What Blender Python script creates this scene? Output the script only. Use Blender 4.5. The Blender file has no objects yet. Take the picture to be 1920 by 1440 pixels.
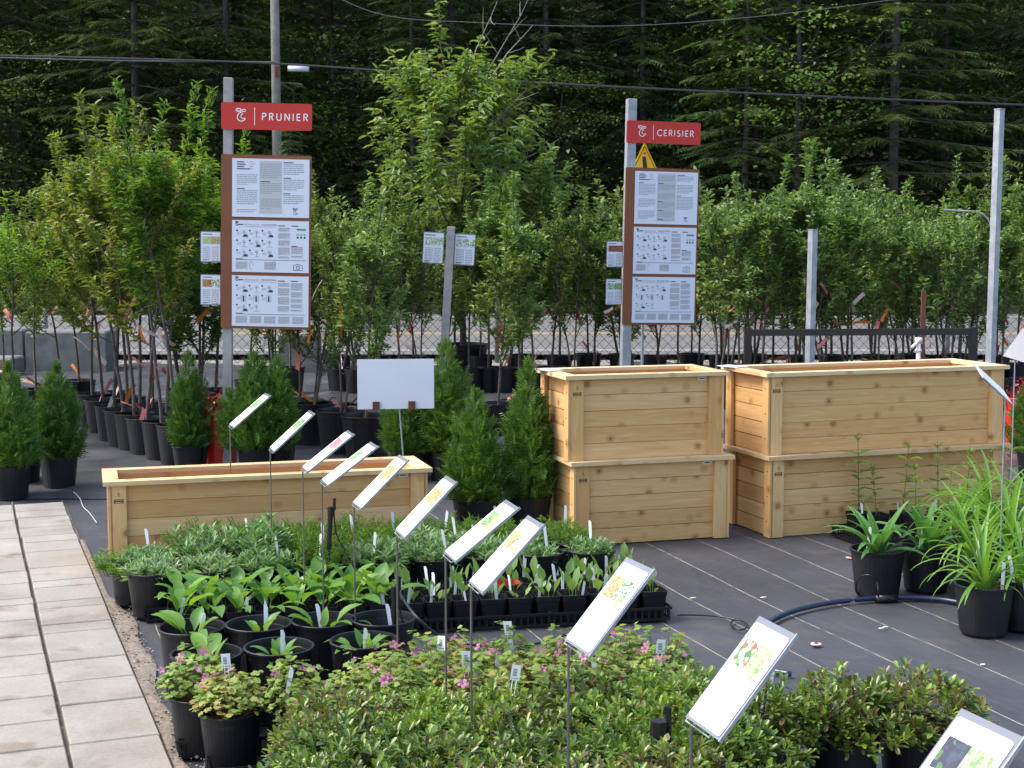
import bpy, math, random
import numpy as np
from mathutils import Vector, Matrix
rnd = random.Random(7)
C = bpy.context.scene.collection
sc = bpy.context.scene
# ---------------------------------------------------------------- camera, sky, sun, exposure
FPX, CH, YAW = 2773.0, 1.65, math.radians(20.6)
PIT = math.atan(270/FPX)
cam_d = bpy.data.cameras.new('camera'); cam = bpy.data.objects.new('camera', cam_d); C.objects.link(cam)
cam_d.lens = FPX/1920*36; cam_d.sensor_width = 36; cam_d.clip_end = 600; cam_d.clip_start = .05
cam.location = (0, 0, CH); cam.rotation_euler = (math.pi/2-PIT, 0, -YAW); sc.camera = cam
W = bpy.data.worlds.new('World'); sc.world = W; W.use_nodes = True
nt = W.node_tree; nt.nodes.clear()
sky = nt.nodes.new('ShaderNodeTexSky'); sky.sky_type = 'NISHITA'; sky.sun_disc = False
SUN_EL, SUN_AZ = math.radians(56), math.radians(-68)      # azimuth from +Y, clockwise positive
sky.sun_elevation = SUN_EL; sky.sun_rotation = SUN_AZ
sky.air_density = 1.0; sky.dust_density = 3.0; sky.ozone_density = 1.0
bg = nt.nodes.new('ShaderNodeBackground'); bg.inputs[1].default_value = .15
wo = nt.nodes.new('ShaderNodeOutputWorld')
nt.links.new(sky.outputs[0], bg.inputs[0]); nt.links.new(bg.outputs[0], wo.inputs[0])
sd = bpy.data.lights.new('sun', 'SUN'); sun = bpy.data.objects.new('sun', sd); C.objects.link(sun)
sd.energy = 1.25; sd.angle = math.radians(20); sd.color = (1, .95, .87)
sv = Vector((math.sin(SUN_AZ)*math.cos(SUN_EL), math.cos(SUN_AZ)*math.cos(SUN_EL), math.sin(SUN_EL)))
sun.rotation_euler = sv.to_track_quat('Z', 'Y').to_euler(); sun.location = (-6, 4, 12)
vs = sc.view_settings; vs.view_transform = 'Standard'; vs.look = 'None'; vs.gamma = 1; vs.use_curve_mapping = False
vs.exposure = 1.5
sc.cycles.max_bounces = 6; sc.cycles.diffuse_bounces = 3; sc.cycles.transmission_bounces = 4
# ---------------------------------------------------------------- helpers: where things stand
FW = np.array([math.sin(YAW)*math.cos(PIT), math.cos(YAW)*math.cos(PIT), -math.sin(PIT)])
RT = np.array([math.cos(YAW), -math.sin(YAW), 0.0]); UP = np.cross(RT, FW)
def at(px, py, z=0.0):
    d = FW + RT*(px-960)/FPX + UP*(720-py)/FPX
    return Vector(np.array([0, 0, CH]) + d*((z-CH)/d[2]))
def bw(r, d, z=0.0):                       # across the view, away from it (metres)
    return Vector((r*RT[0]+d*math.sin(YAW), r*RT[1]+d*math.cos(YAW), z))
def deep(px, d, z=0.0):                    # column px at depth d
    return bw((px-960)/FPX*d, d, z)
ORD = ['first', 'second', 'third', 'fourth', 'fifth', 'sixth', 'seventh', 'eighth', 'ninth', 'tenth', 'eleventh', 'twelfth', 'thirteenth',
       'fourteenth', 'fifteenth', 'sixteenth', 'seventeenth', 'eighteenth', 'nineteenth', 'twentieth'] + ['%dth' % k for k in range(21, 90)]
# ---------------------------------------------------------------- helpers: meshes and objects
class MB:
    def __init__(s): s.v = []; s.f = []; s.m = []
    def add(s, v, f, m=0):
        n = len(s.v); s.v += [tuple(p) for p in v]; s.f += [tuple(i+n for i in q) for q in f]; s.m += [m]*len(f); return s
    def box(s, c, d, rot=None, m=0, ch=0):
        x, y, z = d[0]/2, d[1]/2, d[2]/2
        v = [Vector((a*x, b*y, e*z)) for e in (-1, 1) for b in (-1, 1) for a in (-1, 1)]
        f = [(0, 2, 3, 1), (4, 5, 7, 6), (0, 1, 5, 4), (1, 3, 7, 5), (3, 2, 6, 7), (2, 0, 4, 6)]
        if ch:
            v = v[:4]+[Vector((a*x, b*y, z-ch)) for b in (-1, 1) for a in (-1, 1)]+[Vector((a*(x-ch), b*(y-ch), z)) for b in (-1, 1) for a in (-1, 1)]
            f = [(0, 2, 3, 1), (8, 9, 11, 10), (0, 1, 5, 4), (1, 3, 7, 5), (3, 2, 6, 7), (2, 0, 4, 6), (4, 5, 9, 8), (5, 7, 11, 9), (7, 6, 10, 11), (6, 4, 8, 10)]
        if rot is not None: v = [rot @ p for p in v]
        return s.add([p+Vector(c) for p in v], f, m)
    def tube(s, pts, r, n=6, m=0, cap=True):
        pts = [Vector(p) for p in pts]; k = len(pts)
        rr = r if isinstance(r, (list, tuple)) else [r]*k
        V = []; ref = None
        for i, p in enumerate(pts):
            t = (pts[min(i+1, k-1)]-pts[max(i-1, 0)])
            t = t.normalized() if t.length > 1e-9 else Vector((0, 0, 1))
            if ref is None: ref = Vector((1, 0, 0)) if abs(t.x) < .8 else Vector((0, 1, 0))
            a = t.cross(ref).normalized(); b = t.cross(a); ref = b.cross(t) if False else ref
            V += [p+(a*math.cos(2*math.pi*j/n)+b*math.sin(2*math.pi*j/n))*rr[i] for j in range(n)]
        F = [(i*n+j, i*n+(j+1) % n, (i+1)*n+(j+1) % n, (i+1)*n+j) for i in range(k-1) for j in range(n)]
        if cap: F += [tuple(range(n-1, -1, -1)), tuple((k-1)*n+j for j in range(n))]
        return s.add(V, F, m)
    def lathe(s, prof, n=24, c=(0, 0, 0), m=0):
        V = [(c[0]+r*math.cos(2*math.pi*j/n), c[1]+r*math.sin(2*math.pi*j/n), c[2]+z) for r, z in prof for j in range(n)]
        F = [(i*n+j, i*n+(j+1) % n, (i+1)*n+(j+1) % n, (i+1)*n+j) for i in range(len(prof)-1) for j in range(n)]
        return s.add(V, F, m)
    def ribbon(s, pts, w, z=0.0, m=0):      # flat stroke in the XZ plane facing -Y at y=z
        k = len(pts); V = []
        for i in range(k):
            a = pts[max(i-1, 0)]; b = pts[min(i+1, k-1)]; dx, dz = b[0]-a[0], b[1]-a[1]; l = math.hypot(dx, dz) or 1
            nx, nz = -dz/l*w/2, dx/l*w/2
            V += [(pts[i][0]+nx, z, pts[i][1]+nz), (pts[i][0]-nx, z, pts[i][1]-nz)]
        return s.add(V, [(2*i, 2*i+1, 2*i+3, 2*i+2) for i in range(k-1)], m)
    def rect(s, x0, x1, z0, z1, y=0.0, m=0):
        return s.add([(x0, y, z0), (x1, y, z0), (x1, y, z1), (x0, y, z1)], [(0, 1, 2, 3)], m)
    def mesh(s, name, mats, smooth=False):
        me = bpy.data.meshes.new(name); me.from_pydata(s.v, [], s.f)
        for mm in (mats if isinstance(mats, (list, tuple)) else [mats]): me.materials.append(mm)
        if len(me.materials) > 1: me.polygons.foreach_set('material_index', s.m)
        if smooth: me.polygons.foreach_set('use_smooth', [True]*len(s.f))
        me.update(); return me
    def build(s, name, mats, parent=None, loc=None, smooth=False, kind=None):
        return ob(name, s.mesh(name, mats, smooth), parent, loc, kind=kind)
def ob(name, me, parent=None, loc=None, rz=None, scale=None, rot=None, kind=None):
    o = bpy.data.objects.new(name, me); C.objects.link(o)
    if parent is not None: o.parent = parent
    if loc is not None: o.location = loc
    if rot is not None: o.rotation_euler = rot
    elif rz is not None: o.rotation_euler = (0, 0, rz)
    if scale is not None: o.scale = scale if isinstance(scale, (list, tuple)) else (scale,)*3
    if kind: o['kind'] = kind
    return o
def tag(o, label, cat, group=None):
    o['label'] = label; o['category'] = cat
    if group: o['group'] = group
    return o
def thing(name, label, cat, loc=(0, 0, 0), rz=0, group=None):
    return tag(ob(name, None, None, loc, rz), label, cat, group)
def scatter(tpls, P, D, N, L, Wd, mats, name, extra=None):
    """numpy mesh: copies of template (verts, faces) at P, pointing along D, facing N"""
    V, F = tpls; V = np.array(V, float); P = np.asarray(P, float); D = np.asarray(D, float); N = np.asarray(N, float)
    D /= np.linalg.norm(D, axis=1)[:, None]+1e-9
    X = np.cross(D, N); X /= np.linalg.norm(X, axis=1)[:, None]+1e-9; Z = np.cross(X, D)
    L = np.asarray(L)[:, None, None]; Wd = np.asarray(Wd)[:, None, None]
    vv = P[:, None]+V[None, :, 0:1]*Wd*X[:, None]+V[None, :, 1:2]*L*D[:, None]+V[None, :, 2:3]*L*Z[:, None]
    n = len(P); k = len(V); vv = vv.reshape(-1, 3)
    loops = np.concatenate([np.array(f) for f in F]); sizes = np.array([len(f) for f in F])
    lo = (loops[None]+np.arange(n)[:, None]*k).ravel(); sz = np.tile(sizes, n)
    if extra is not None:
        ev, el, es = extra; lo = np.concatenate([lo, el+len(vv)]); vv = np.concatenate([vv, ev]); sz2 = es
    me = bpy.data.meshes.new(name)
    allsz = np.concatenate([sz, es]) if extra is not None else sz
    me.vertices.add(len(vv)); me.vertices.foreach_set('co', vv.astype(np.float32).ravel())
    me.loops.add(len(lo)); me.loops.foreach_set('vertex_index', lo.astype(np.int32))
    me.polygons.add(len(allsz)); st = np.concatenate([[0], np.cumsum(allsz)[:-1]])
    me.polygons.foreach_set('loop_start', st.astype(np.int32)); me.polygons.foreach_set('loop_total', allsz.astype(np.int32))
    for m in (mats if isinstance(mats, (list, tuple)) else [mats]): me.materials.append(m)
    if extra is not None and len(me.materials) > 1:
        me.polygons.foreach_set('material_index', np.concatenate([np.zeros(len(sz), int), np.ones(len(es), int)]).astype(np.int32))
    me.update(calc_edges=True); return me
DIAM = ([(0, 0, 0), (-.5, .45, .08), (0, 1, -.08), (.5, .45, .08)], [(0, 3, 2), (0, 2, 1)])
HEX = ([(0, 0, 0), (-.42, .28, .10), (-.38, .66, .04), (0, 1, -.16), (.38, .66, .04), (.42, .28, .10), (0, .45, -.02)],
       [(0, 6, 1), (1, 6, 2), (2, 6, 3), (6, 4, 3), (6, 5, 4), (0, 5, 6)])
NARR = ([(0, 0, 0), (-.5, .5, .05), (0, 1, -.12), (.5, .5, .05)], [(0, 3, 2), (0, 2, 1)])
# ---------------------------------------------------------------- materials
def newmat(name):
    m = bpy.data.materials.new(name); m.use_nodes = True; return m, m.node_tree.nodes, m.node_tree.links, m.node_tree.nodes['Principled BSDF']
def col4(c): return (c[0], c[1], c[2], 1)
def ramp(nd, stops, interp='LINEAR'):
    r = nd.new('ShaderNodeValToRGB'); e = r.color_ramp.elements; r.color_ramp.interpolation = interp
    while len(e) < len(stops): e.new(.5)
    for k, (p, c) in enumerate(stops): e[k].position = p; e[k].color = col4(c)
    return r
def plain(name, c, rough=.5, metal=0, spec=.5, var=.0, scale=8, c2=None, bump=0, bscale=60):
    m, nd, ln, b = newmat(name); b.inputs['Roughness'].default_value = rough; b.inputs['Metallic'].default_value = metal
    b.inputs['Specular IOR Level'].default_value = spec
    if c2 is None and var: c2 = tuple(x*(1-var) for x in c)
    if c2 is not None:
        tc = nd.new('ShaderNodeTexCoord'); no = nd.new('ShaderNodeTexNoise'); no.inputs['Scale'].default_value = scale; no.inputs['Detail'].default_value = 6
        oi = nd.new('ShaderNodeObjectInfo'); ad = nd.new('ShaderNodeVectorMath'); ad.operation = 'ADD'
        ml = nd.new('ShaderNodeMath'); ml.operation = 'MULTIPLY'; ml.inputs[1].default_value = 37
        ln.new(oi.outputs['Random'], ml.inputs[0]); ln.new(tc.outputs['Object'], ad.inputs[0]); ln.new(ml.outputs[0], ad.inputs[1]); ln.new(ad.outputs[0], no.inputs['Vector'])
        r = ramp(nd, [(.35, c), (.68, c2)]); ln.new(no.outputs[0], r.inputs[0]); ln.new(r.outputs[0], b.inputs['Base Color'])
    else: b.inputs['Base Color'].default_value = col4(c)
    if bump:
        n2 = nd.new('ShaderNodeTexNoise'); n2.inputs['Scale'].default_value = bscale; n2.inputs['Detail'].default_value = 5
        t2 = nd.new('ShaderNodeTexCoord'); ln.new(t2.outputs['Object'], n2.inputs['Vector'])
        bp = nd.new('ShaderNodeBump'); bp.inputs['Strength'].default_value = bump; bp.inputs['Distance'].default_value = .01
        ln.new(n2.outputs[0], bp.inputs['Height']); ln.new(bp.outputs[0], b.inputs['Normal'])
    return m
def leafmat(name, stops, rough=.45, tr=.3, spec=.4, trc=None):
    m, nd, ln, b = newmat(name)
    ge = nd.new('ShaderNodeNewGeometry'); oi = nd.new('ShaderNodeObjectInfo')
    a = nd.new('ShaderNodeMath'); a.operation = 'MULTIPLY_ADD'; a.inputs[1].default_value = .34; 
    ln.new(oi.outputs['Random'], a.inputs[0]); 
    s2 = nd.new('ShaderNodeMath'); s2.operation = 'MULTIPLY'; s2.inputs[1].default_value = .66
    ln.new(ge.outputs['Random Per Island'], s2.inputs[0]); ln.new(s2.outputs[0], a.inputs[2])
    r = ramp(nd, stops); ln.new(a.outputs[0], r.inputs[0])
    ln.new(r.outputs[0], b.inputs['Base Color']); b.inputs['Roughness'].default_value = rough; b.inputs['Specular IOR Level'].default_value = spec
    t = nd.new('ShaderNodeBsdfTranslucent'); mx = nd.new('ShaderNodeMix'); mx.data_type = 'RGBA'; mx.blend_type = 'MULTIPLY'
    mx.inputs['Factor'].default_value = 1; ln.new(r.outputs[0], mx.inputs['A']); mx.inputs['B'].default_value = col4(trc or (1.5, 1.35, .6))
    ln.new(mx.outputs['Result'], t.inputs[0])
    ms = nd.new('ShaderNodeMixShader'); ms.inputs[0].default_value = tr
    ln.new(b.outputs[0], ms.inputs[1]); ln.new(t.outputs[0], ms.inputs[2]); ln.new(ms.outputs[0], nd['Material Output'].inputs[0])
    return m
def woodmat(name, base=(.64, .40, .17), dark=(.55, .315, .12), pale=(.73, .51, .26)):
    m, nd, ln, b = newmat(name); tc = nd.new('ShaderNodeTexCoord'); oi = nd.new('ShaderNodeObjectInfo')
    ml = nd.new('ShaderNodeMath'); ml.operation = 'MULTIPLY'; ml.inputs[1].default_value = 91; ln.new(oi.outputs['Random'], ml.inputs[0])
    ad = nd.new('ShaderNodeVectorMath'); ad.operation = 'ADD'; ln.new(tc.outputs['Object'], ad.inputs[0]); ln.new(ml.outputs[0], ad.inputs[1])
    # knots: sparse voronoi stretched along the board (board runs along local X)
    mp = nd.new('ShaderNodeMapping'); mp.inputs['Scale'].default_value = (8.2, 8.6, 8.6); ln.new(ad.outputs[0], mp.inputs['Vector'])
    vo = nd.new('ShaderNodeTexVoronoi'); vo.inputs['Scale'].default_value = 1.0; ln.new(mp.outputs[0], vo.inputs['Vector'])
    kn = ramp(nd, [(0, (.75, .75, .75)), (.055, (.6, .6, .6)), (.085, (1, 1, 1)), (.13, (.42, .42, .42)), (.30, (.0, .0, .0))]); 
    # round knots need isotropic distance: second voronoi distance scaled the same way on x
    ln.new(vo.outputs['Distance'], kn.inputs[0])
    mg = nd.new('ShaderNodeMapping'); mg.inputs['Scale'].default_value = (1.6, 26, 26); ln.new(ad.outputs[0], mg.inputs['Vector'])
    wv = nd.new('ShaderNodeTexNoise'); wv.inputs['Scale'].default_value = 2.2; wv.inputs['Detail'].default_value = 7; wv.inputs['Roughness'].default_value = .6; wv.inputs['Distortion'].default_value = 1.2
    ln.new(mg.outputs[0], wv.inputs['Vector'])
    gr = ramp(nd, [(.22, dark), (.48, base), (.80, pale)]); ln.new(wv.outputs[0], gr.inputs[0])
    tint = nd.new('ShaderNodeMix'); tint.data_type = 'RGBA'; tint.blend_type = 'MULTIPLY'; tint.inputs['Factor'].default_value = 1
    tr = ramp(nd, [(0, (.84, .72, .62)), (.3, (.98, .90, .82)), (.6, (1.06, 1.06, 1.08)), (1, (.96, .88, .74))]); ln.new(oi.outputs['Random'], tr.inputs[0])
    ln.new(gr.outputs[0], tint.inputs['A']); ln.new(tr.outputs[0], tint.inputs['B'])
    mk = nd.new('ShaderNodeMix'); mk.data_type = 'RGBA'; ln.new(kn.outputs[0], mk.inputs['Factor'])
    ln.new(tint.outputs['Result'], mk.inputs['A']); mk.inputs['B'].default_value = (.27, .10, .028, 1)
    ln.new(mk.outputs['Result'], b.inputs['Base Color']); b.inputs['Roughness'].default_value = .62; b.inputs['Specular IOR Level'].default_value = .25
    bp = nd.new('ShaderNodeBump'); bp.inputs['Strength'].default_value = .12; bp.inputs['Distance'].default_value = .004; ln.new(wv.outputs[0], bp.inputs['Height']); ln.new(bp.outputs[0], b.inputs['Normal'])
    return m
M = {}
M['pot'] = plain('black_plastic', (.006, .0065, .009), .40, spec=.32, c2=(.012, .012, .014), scale=5)
M['potw'] = plain('worn_black_plastic', (.008, .009, .013), .45, spec=.35, c2=(.018, .018, .02), scale=9)
M['redpot'] = plain('red_plastic', (.55, .02, .012), .4)
M['terra'] = plain('orange_plastic', (.5, .07, .02), .45)
M['soil'] = plain('potting_soil', (.022, .014, .009), .95, spec=.1, c2=(.05, .034, .024), scale=90, bump=.8, bscale=140)
M['wood'] = woodmat('cedar_boards')
M['rim'] = woodmat('toplit_cedar_rim', (.64, .49, .28), (.57, .40, .21), (.72, .58, .38))  # same cedar, brightness of the lit rim tops put into the colour
M['inner'] = woodmat('warm_lit_cedar_inside', (.50, .24, .085), (.42, .18, .06), (.55, .30, .12))  # same cedar, warm light inside the boxes painted in as orange
M['galv'] = plain('galvanised_steel', (.27, .29, .31), .5, metal=.35, c2=(.38, .40, .43), scale=14)
M['weath'] = plain('weathered_grey_post', (.26, .255, .24), .7, c2=(.34, .33, .32), scale=18)
M['red'] = plain('red_plaque_paint', (.48, .018, .010), .45)
M['brown'] = plain('brown_board_paint', (.20, .062, .020), .6, c2=(.18, .055, .018), scale=6)
M['white'] = plain('white_print', (.80, .80, .80), .5)
M['sheet'] = plain('white_sheet', (.62, .66, .74), .35)
M['ink'] = plain('black_ink', (.03, .03, .035), .6)
M['grey'] = plain('grey_ink', (.30, .31, .33), .6)
M['lgrey'] = plain('pale_grey_ink', (.47, .48, .50), .6)
M['redink'] = plain('red_ink', (.45, .05, .05), .6)
M['grnink'] = plain('green_ink', (.08, .25, .13), .6)
M['yellow'] = plain('yellow_warning_paint', (.85, .50, .0), .45)
M['card'] = plain('white_card', (.82, .82, .83), .35)
M['sleeve'] = plain('clear_plastic_sleeve_edge', (.16, .17, .20), .2)
M['rod'] = plain('dull_steel_rod', (.16, .15, .14), .45, metal=.6)
M['tagw'] = plain('white_plastic_tag', (.78, .79, .80), .4)
M['foam'] = plain('white_foam_board', (.72, .74, .78), .5, c2=(.68, .70, .75), scale=3)
M['rust'] = plain('rusty_steel', (.10, .035, .02), .8, c2=(.17, .06, .03), scale=20)
M['blk'] = plain('black_tube', (.010, .010, .011), .35)
M['blue'] = plain('blue_black_hose', (.012, .022, .06), .3, spec=.6)
M['pvc'] = plain('white_pvc', (.75, .76, .76), .35)
M['conc'] = plain('grey_concrete', (.11, .11, .105), .9, c2=(.17, .17, .16), scale=7, bump=.4)
M['wire'] = plain('zinc_wire', (.10, .105, .11), .5, metal=.4)
M['cable'] = plain('dark_cable', (.02, .02, .025), .5)
M['cable2'] = plain('grey_cable', (.08, .085, .095), .6)
M['alu'] = plain('aluminium_case', (.50, .56, .62), .45, metal=.3)
M['polew'] = plain('grey_pole_wood', (.17, .16, .15), .85, c2=(.25, .23, .22), scale=6)
M['bark'] = plain('dark_bark', (.055, .042, .034), .9, c2=(.11, .09, .075), scale=14, bump=.5)
M['barkf'] = plain('conifer_bark', (.035, .030, .026), .95, c2=(.085, .078, .07), scale=5, bump=.5)
M['barkg'] = plain('pale_dead_twigs', (.22, .20, .17), .9, c2=(.3, .28, .25), scale=9)
M['ribp'] = plain('pink_ribbon', (.62, .18, .17), .5, c2=(.55, .13, .11), scale=20)
M['ribo'] = plain('orange_ribbon', (.65, .18, .02), .5)
M['ribw'] = plain('white_ribbon', (.68, .5, .47), .5)
M['plum'] = leafmat('plum_leaves', [(0, (.08, .13, .02)), (.45, (.14, .21, .035)), (.82, (.22, .29, .06)), (.95, (.25, .23, .06)), (1, (.30, .15, .06))], .42, .4)
M['peach'] = leafmat('peach_leaves', [(0, (.05, .125, .016)), (.5, (.11, .23, .026)), (1, (.20, .33, .045))], .42, .42)
M['dense'] = leafmat('dense_bush_leaves', [(0, (.03, .075, .014)), (.6, (.06, .15, .02)), (1, (.12, .24, .03))], .45, .36)
M['apple'] = leafmat('apple_leaves', [(0, (.075, .14, .035)), (.5, (.15, .25, .06)), (.88, (.24, .34, .11)), (.95, (.38, .46, .26)), (1, (.50, .55, .40))], .42, .36, trc=(1.3, 1.3, .7))
M['cherry'] = leafmat('cherry_leaves', [(0, (.055, .11, .02)), (.6, (.12, .21, .04)), (.9, (.22, .30, .08)), (1, (.38, .44, .26))], .42, .38)
M['ash'] = leafmat('ash_leaves', [(0, (.065, .125, .025)), (.5, (.12, .215, .045)), (1, (.22, .32, .085))], .42, .38)
M['maple'] = leafmat('lime_leaves', [(0, (.05, .11, .018)), (.5, (.09, .18, .026)), (1, (.17, .28, .045))], .5, .4)
M['conif'] = leafmat('spruce_needles', [(0, (.035, .06, .022)), (.5, (.072, .12, .034)), (1, (.13, .18, .05))], .6, .18)
M['conif2'] = leafmat('hemlock_needles', [(0, (.032, .062, .024)), (.5, (.062, .12, .036)), (1, (.105, .18, .05))], .6, .18)
M['thuja'] = leafmat('cedar_sprays', [(0, (.03, .075, .014)), (.45, (.065, .15, .022)), (.85, (.12, .22, .03)), (1, (.20, .28, .04))], .5, .3)
M['silver'] = leafmat('silver_leaves', [(0, (.11, .22, .07)), (.5, (.20, .33, .125)), (.85, (.34, .46, .26)), (1, (.60, .66, .54))], .55, .26, trc=(1.1, 1.2, .7))
M['feath'] = leafmat('feathery_leaves', [(0, (.06, .16, .02)), (.6, (.13, .28, .035)), (1, (.24, .40, .06))], .5, .32)
M['coneleaf'] = leafmat('coneflower_leaf', [(0, (.06, .17, .04)), (.5, (.11, .25, .045)), (.85, (.20, .37, .05)), (1, (.32, .48, .06))], .42, .4)
M['hosta'] = leafmat('young_hosta_leaf', [(0, (.10, .20, .07)), (.6, (.17, .30, .085)), (1, (.25, .40, .10))], .42, .32)
M['gera'] = leafmat('cranesbill_leaves', [(0, (.10, .18, .035)), (.45, (.19, .29, .05)), (.75, (.29, .36, .08)), (.88, (.36, .27, .09)), (1, (.40, .14, .08))], .5, .34)
M['azal'] = leafmat('glossy_shrub_leaves', [(0, (.03, .055, .016)), (.3, (.07, .125, .024)), (.52, (.13, .215, .035)), (.66, (.23, .34, .04)), (.74, (.12, .10, .035)), (.90, (.19, .12, .06)), (1, (.36, .22, .15))], .3, .24, spec=.5)
M['azal2'] = leafmat('bright_shrub_leaves', [(0, (.05, .10, .022)), (.45, (.12, .21, .03)), (.8, (.24, .36, .04)), (.9, (.20, .15, .06)), (1, (.32, .18, .10))], .32, .3, spec=.55)
M['lily'] = leafmat('daylily_blade', [(0, (.06, .16, .025)), (.5, (.12, .27, .035)), (1, (.22, .40, .06))], .4, .4)
M['lily2'] = leafmat('dark_lily_blade', [(0, (.045, .14, .03)), (.5, (.08, .22, .05)), (1, (.17, .33, .09))], .42, .34)
M['phlox'] = leafmat('phlox_leaves', [(0, (.09, .17, .04)), (.6, (.16, .27, .05)), (1, (.25, .37, .08))], .45, .38)
M['stemg'] = plain('green_stem', (.11, .16, .05), .6, c2=(.17, .13, .06), scale=30)
M['stemr'] = plain('reddish_stem', (.14, .06, .035), .6, c2=(.12, .12, .04), scale=30)
M['petal'] = leafmat('pink_petals', [(0, (.55, .12, .30)), (.6, (.62, .24, .40)), (1, (.68, .42, .50))], .6, .35, trc=(1, 1, 1))
M['dkred'] = leafmat('dark_red_leaves', [(0, (.10, .012, .012)), (1, (.28, .03, .03))], .4, .25, trc=(1.2, .8, .8))
M['twig'] = plain('brown_twig', (.09, .055, .035), .85)
def photomat(name, cols, scale=40):
    m, nd, ln, b = newmat(name); tc = nd.new('ShaderNodeTexCoord'); vo = nd.new('ShaderNodeTexVoronoi'); vo.inputs['Scale'].default_value = scale*3.4
    oi = nd.new('ShaderNodeObjectInfo'); ad = nd.new('ShaderNodeVectorMath'); ad.operation = 'ADD'
    ln.new(tc.outputs['Object'], ad.inputs[0]); ln.new(oi.outputs['Random'], ad.inputs[1]); ln.new(ad.outputs[0], vo.inputs['Vector'])
    k = len(cols); r = ramp(nd, [(i/k, c) for i, c in enumerate(cols)], 'CONSTANT'); se = nd.new('ShaderNodeSeparateColor')
    ln.new(vo.outputs['Color'], se.inputs[0]); ln.new(se.outputs[0], r.inputs[0])
    no = nd.new('ShaderNodeTexNoise'); no.inputs['Scale'].default_value = scale*3; ln.new(tc.outputs['Object'], no.inputs['Vector'])
    mx = nd.new('ShaderNodeMix'); mx.data_type = 'RGBA'; mx.blend_type = 'OVERLAY'; mx.inputs['Factor'].default_value = .6
    ln.new(r.outputs[0], mx.inputs['A']); ln.new(no.outputs[1], mx.inputs['B']); ln.new(mx.outputs['Result'], b.inputs['Base Color'])
    b.inputs['Roughness'].default_value = .35; return m
G1, G2, G3 = (.06, .16, .05), (.14, .30, .10), (.32, .46, .20); WH = (.75, .76, .74)
PH = {'green': photomat('photo_green_leaves', [G1, G2, G3, (.2, .35, .15)], 60), 'pink': photomat('photo_pink_flowers', [(.6, .05, .25), (.12, .1, .1), (.65, .35, .45), (.25, .12, .18), G2], 70),
      'bw': photomat('photo_dark_and_white', [WH, (.04, .05, .04), G2, G3, WH], 80), 'yel': photomat('photo_pink_and_yellow', [(.6, .16, .12), (.5, .42, .12), G3, (.3, .22, .08), G2], 80),
      'red': photomat('photo_red_flowers', [(.6, .1, .06), (.65, .25, .15), G3, (.5, .35, .1)], 80), 'white': photomat('photo_white_flowers', [WH, G1, G2, WH, G1], 60),
      'lime': photomat('photo_lime_leaves', [G3, (.42, .5, .2), G2, (.5, .55, .3)], 60), 'bud': photomat('photo_red_bud', [(.45, .08, .06), G2, (.5, .45, .3), G1, WH], 35),
      'spike': photomat('photo_white_spike', [(.03, .03, .05), (.04, .05, .08), G1, (.03, .03, .05)], 30), 'fruit': photomat('photo_orange_fruit', [(.45, .12, .05), (.25, .08, .04), (.4, .2, .1), (.2, .25, .1)], 50),
      'cherry': photomat('photo_dark_cherries', [(.3, .03, .03), (.12, .1, .05), (.4, .08, .06), (.1, .02, .02)], 50)}
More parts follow.
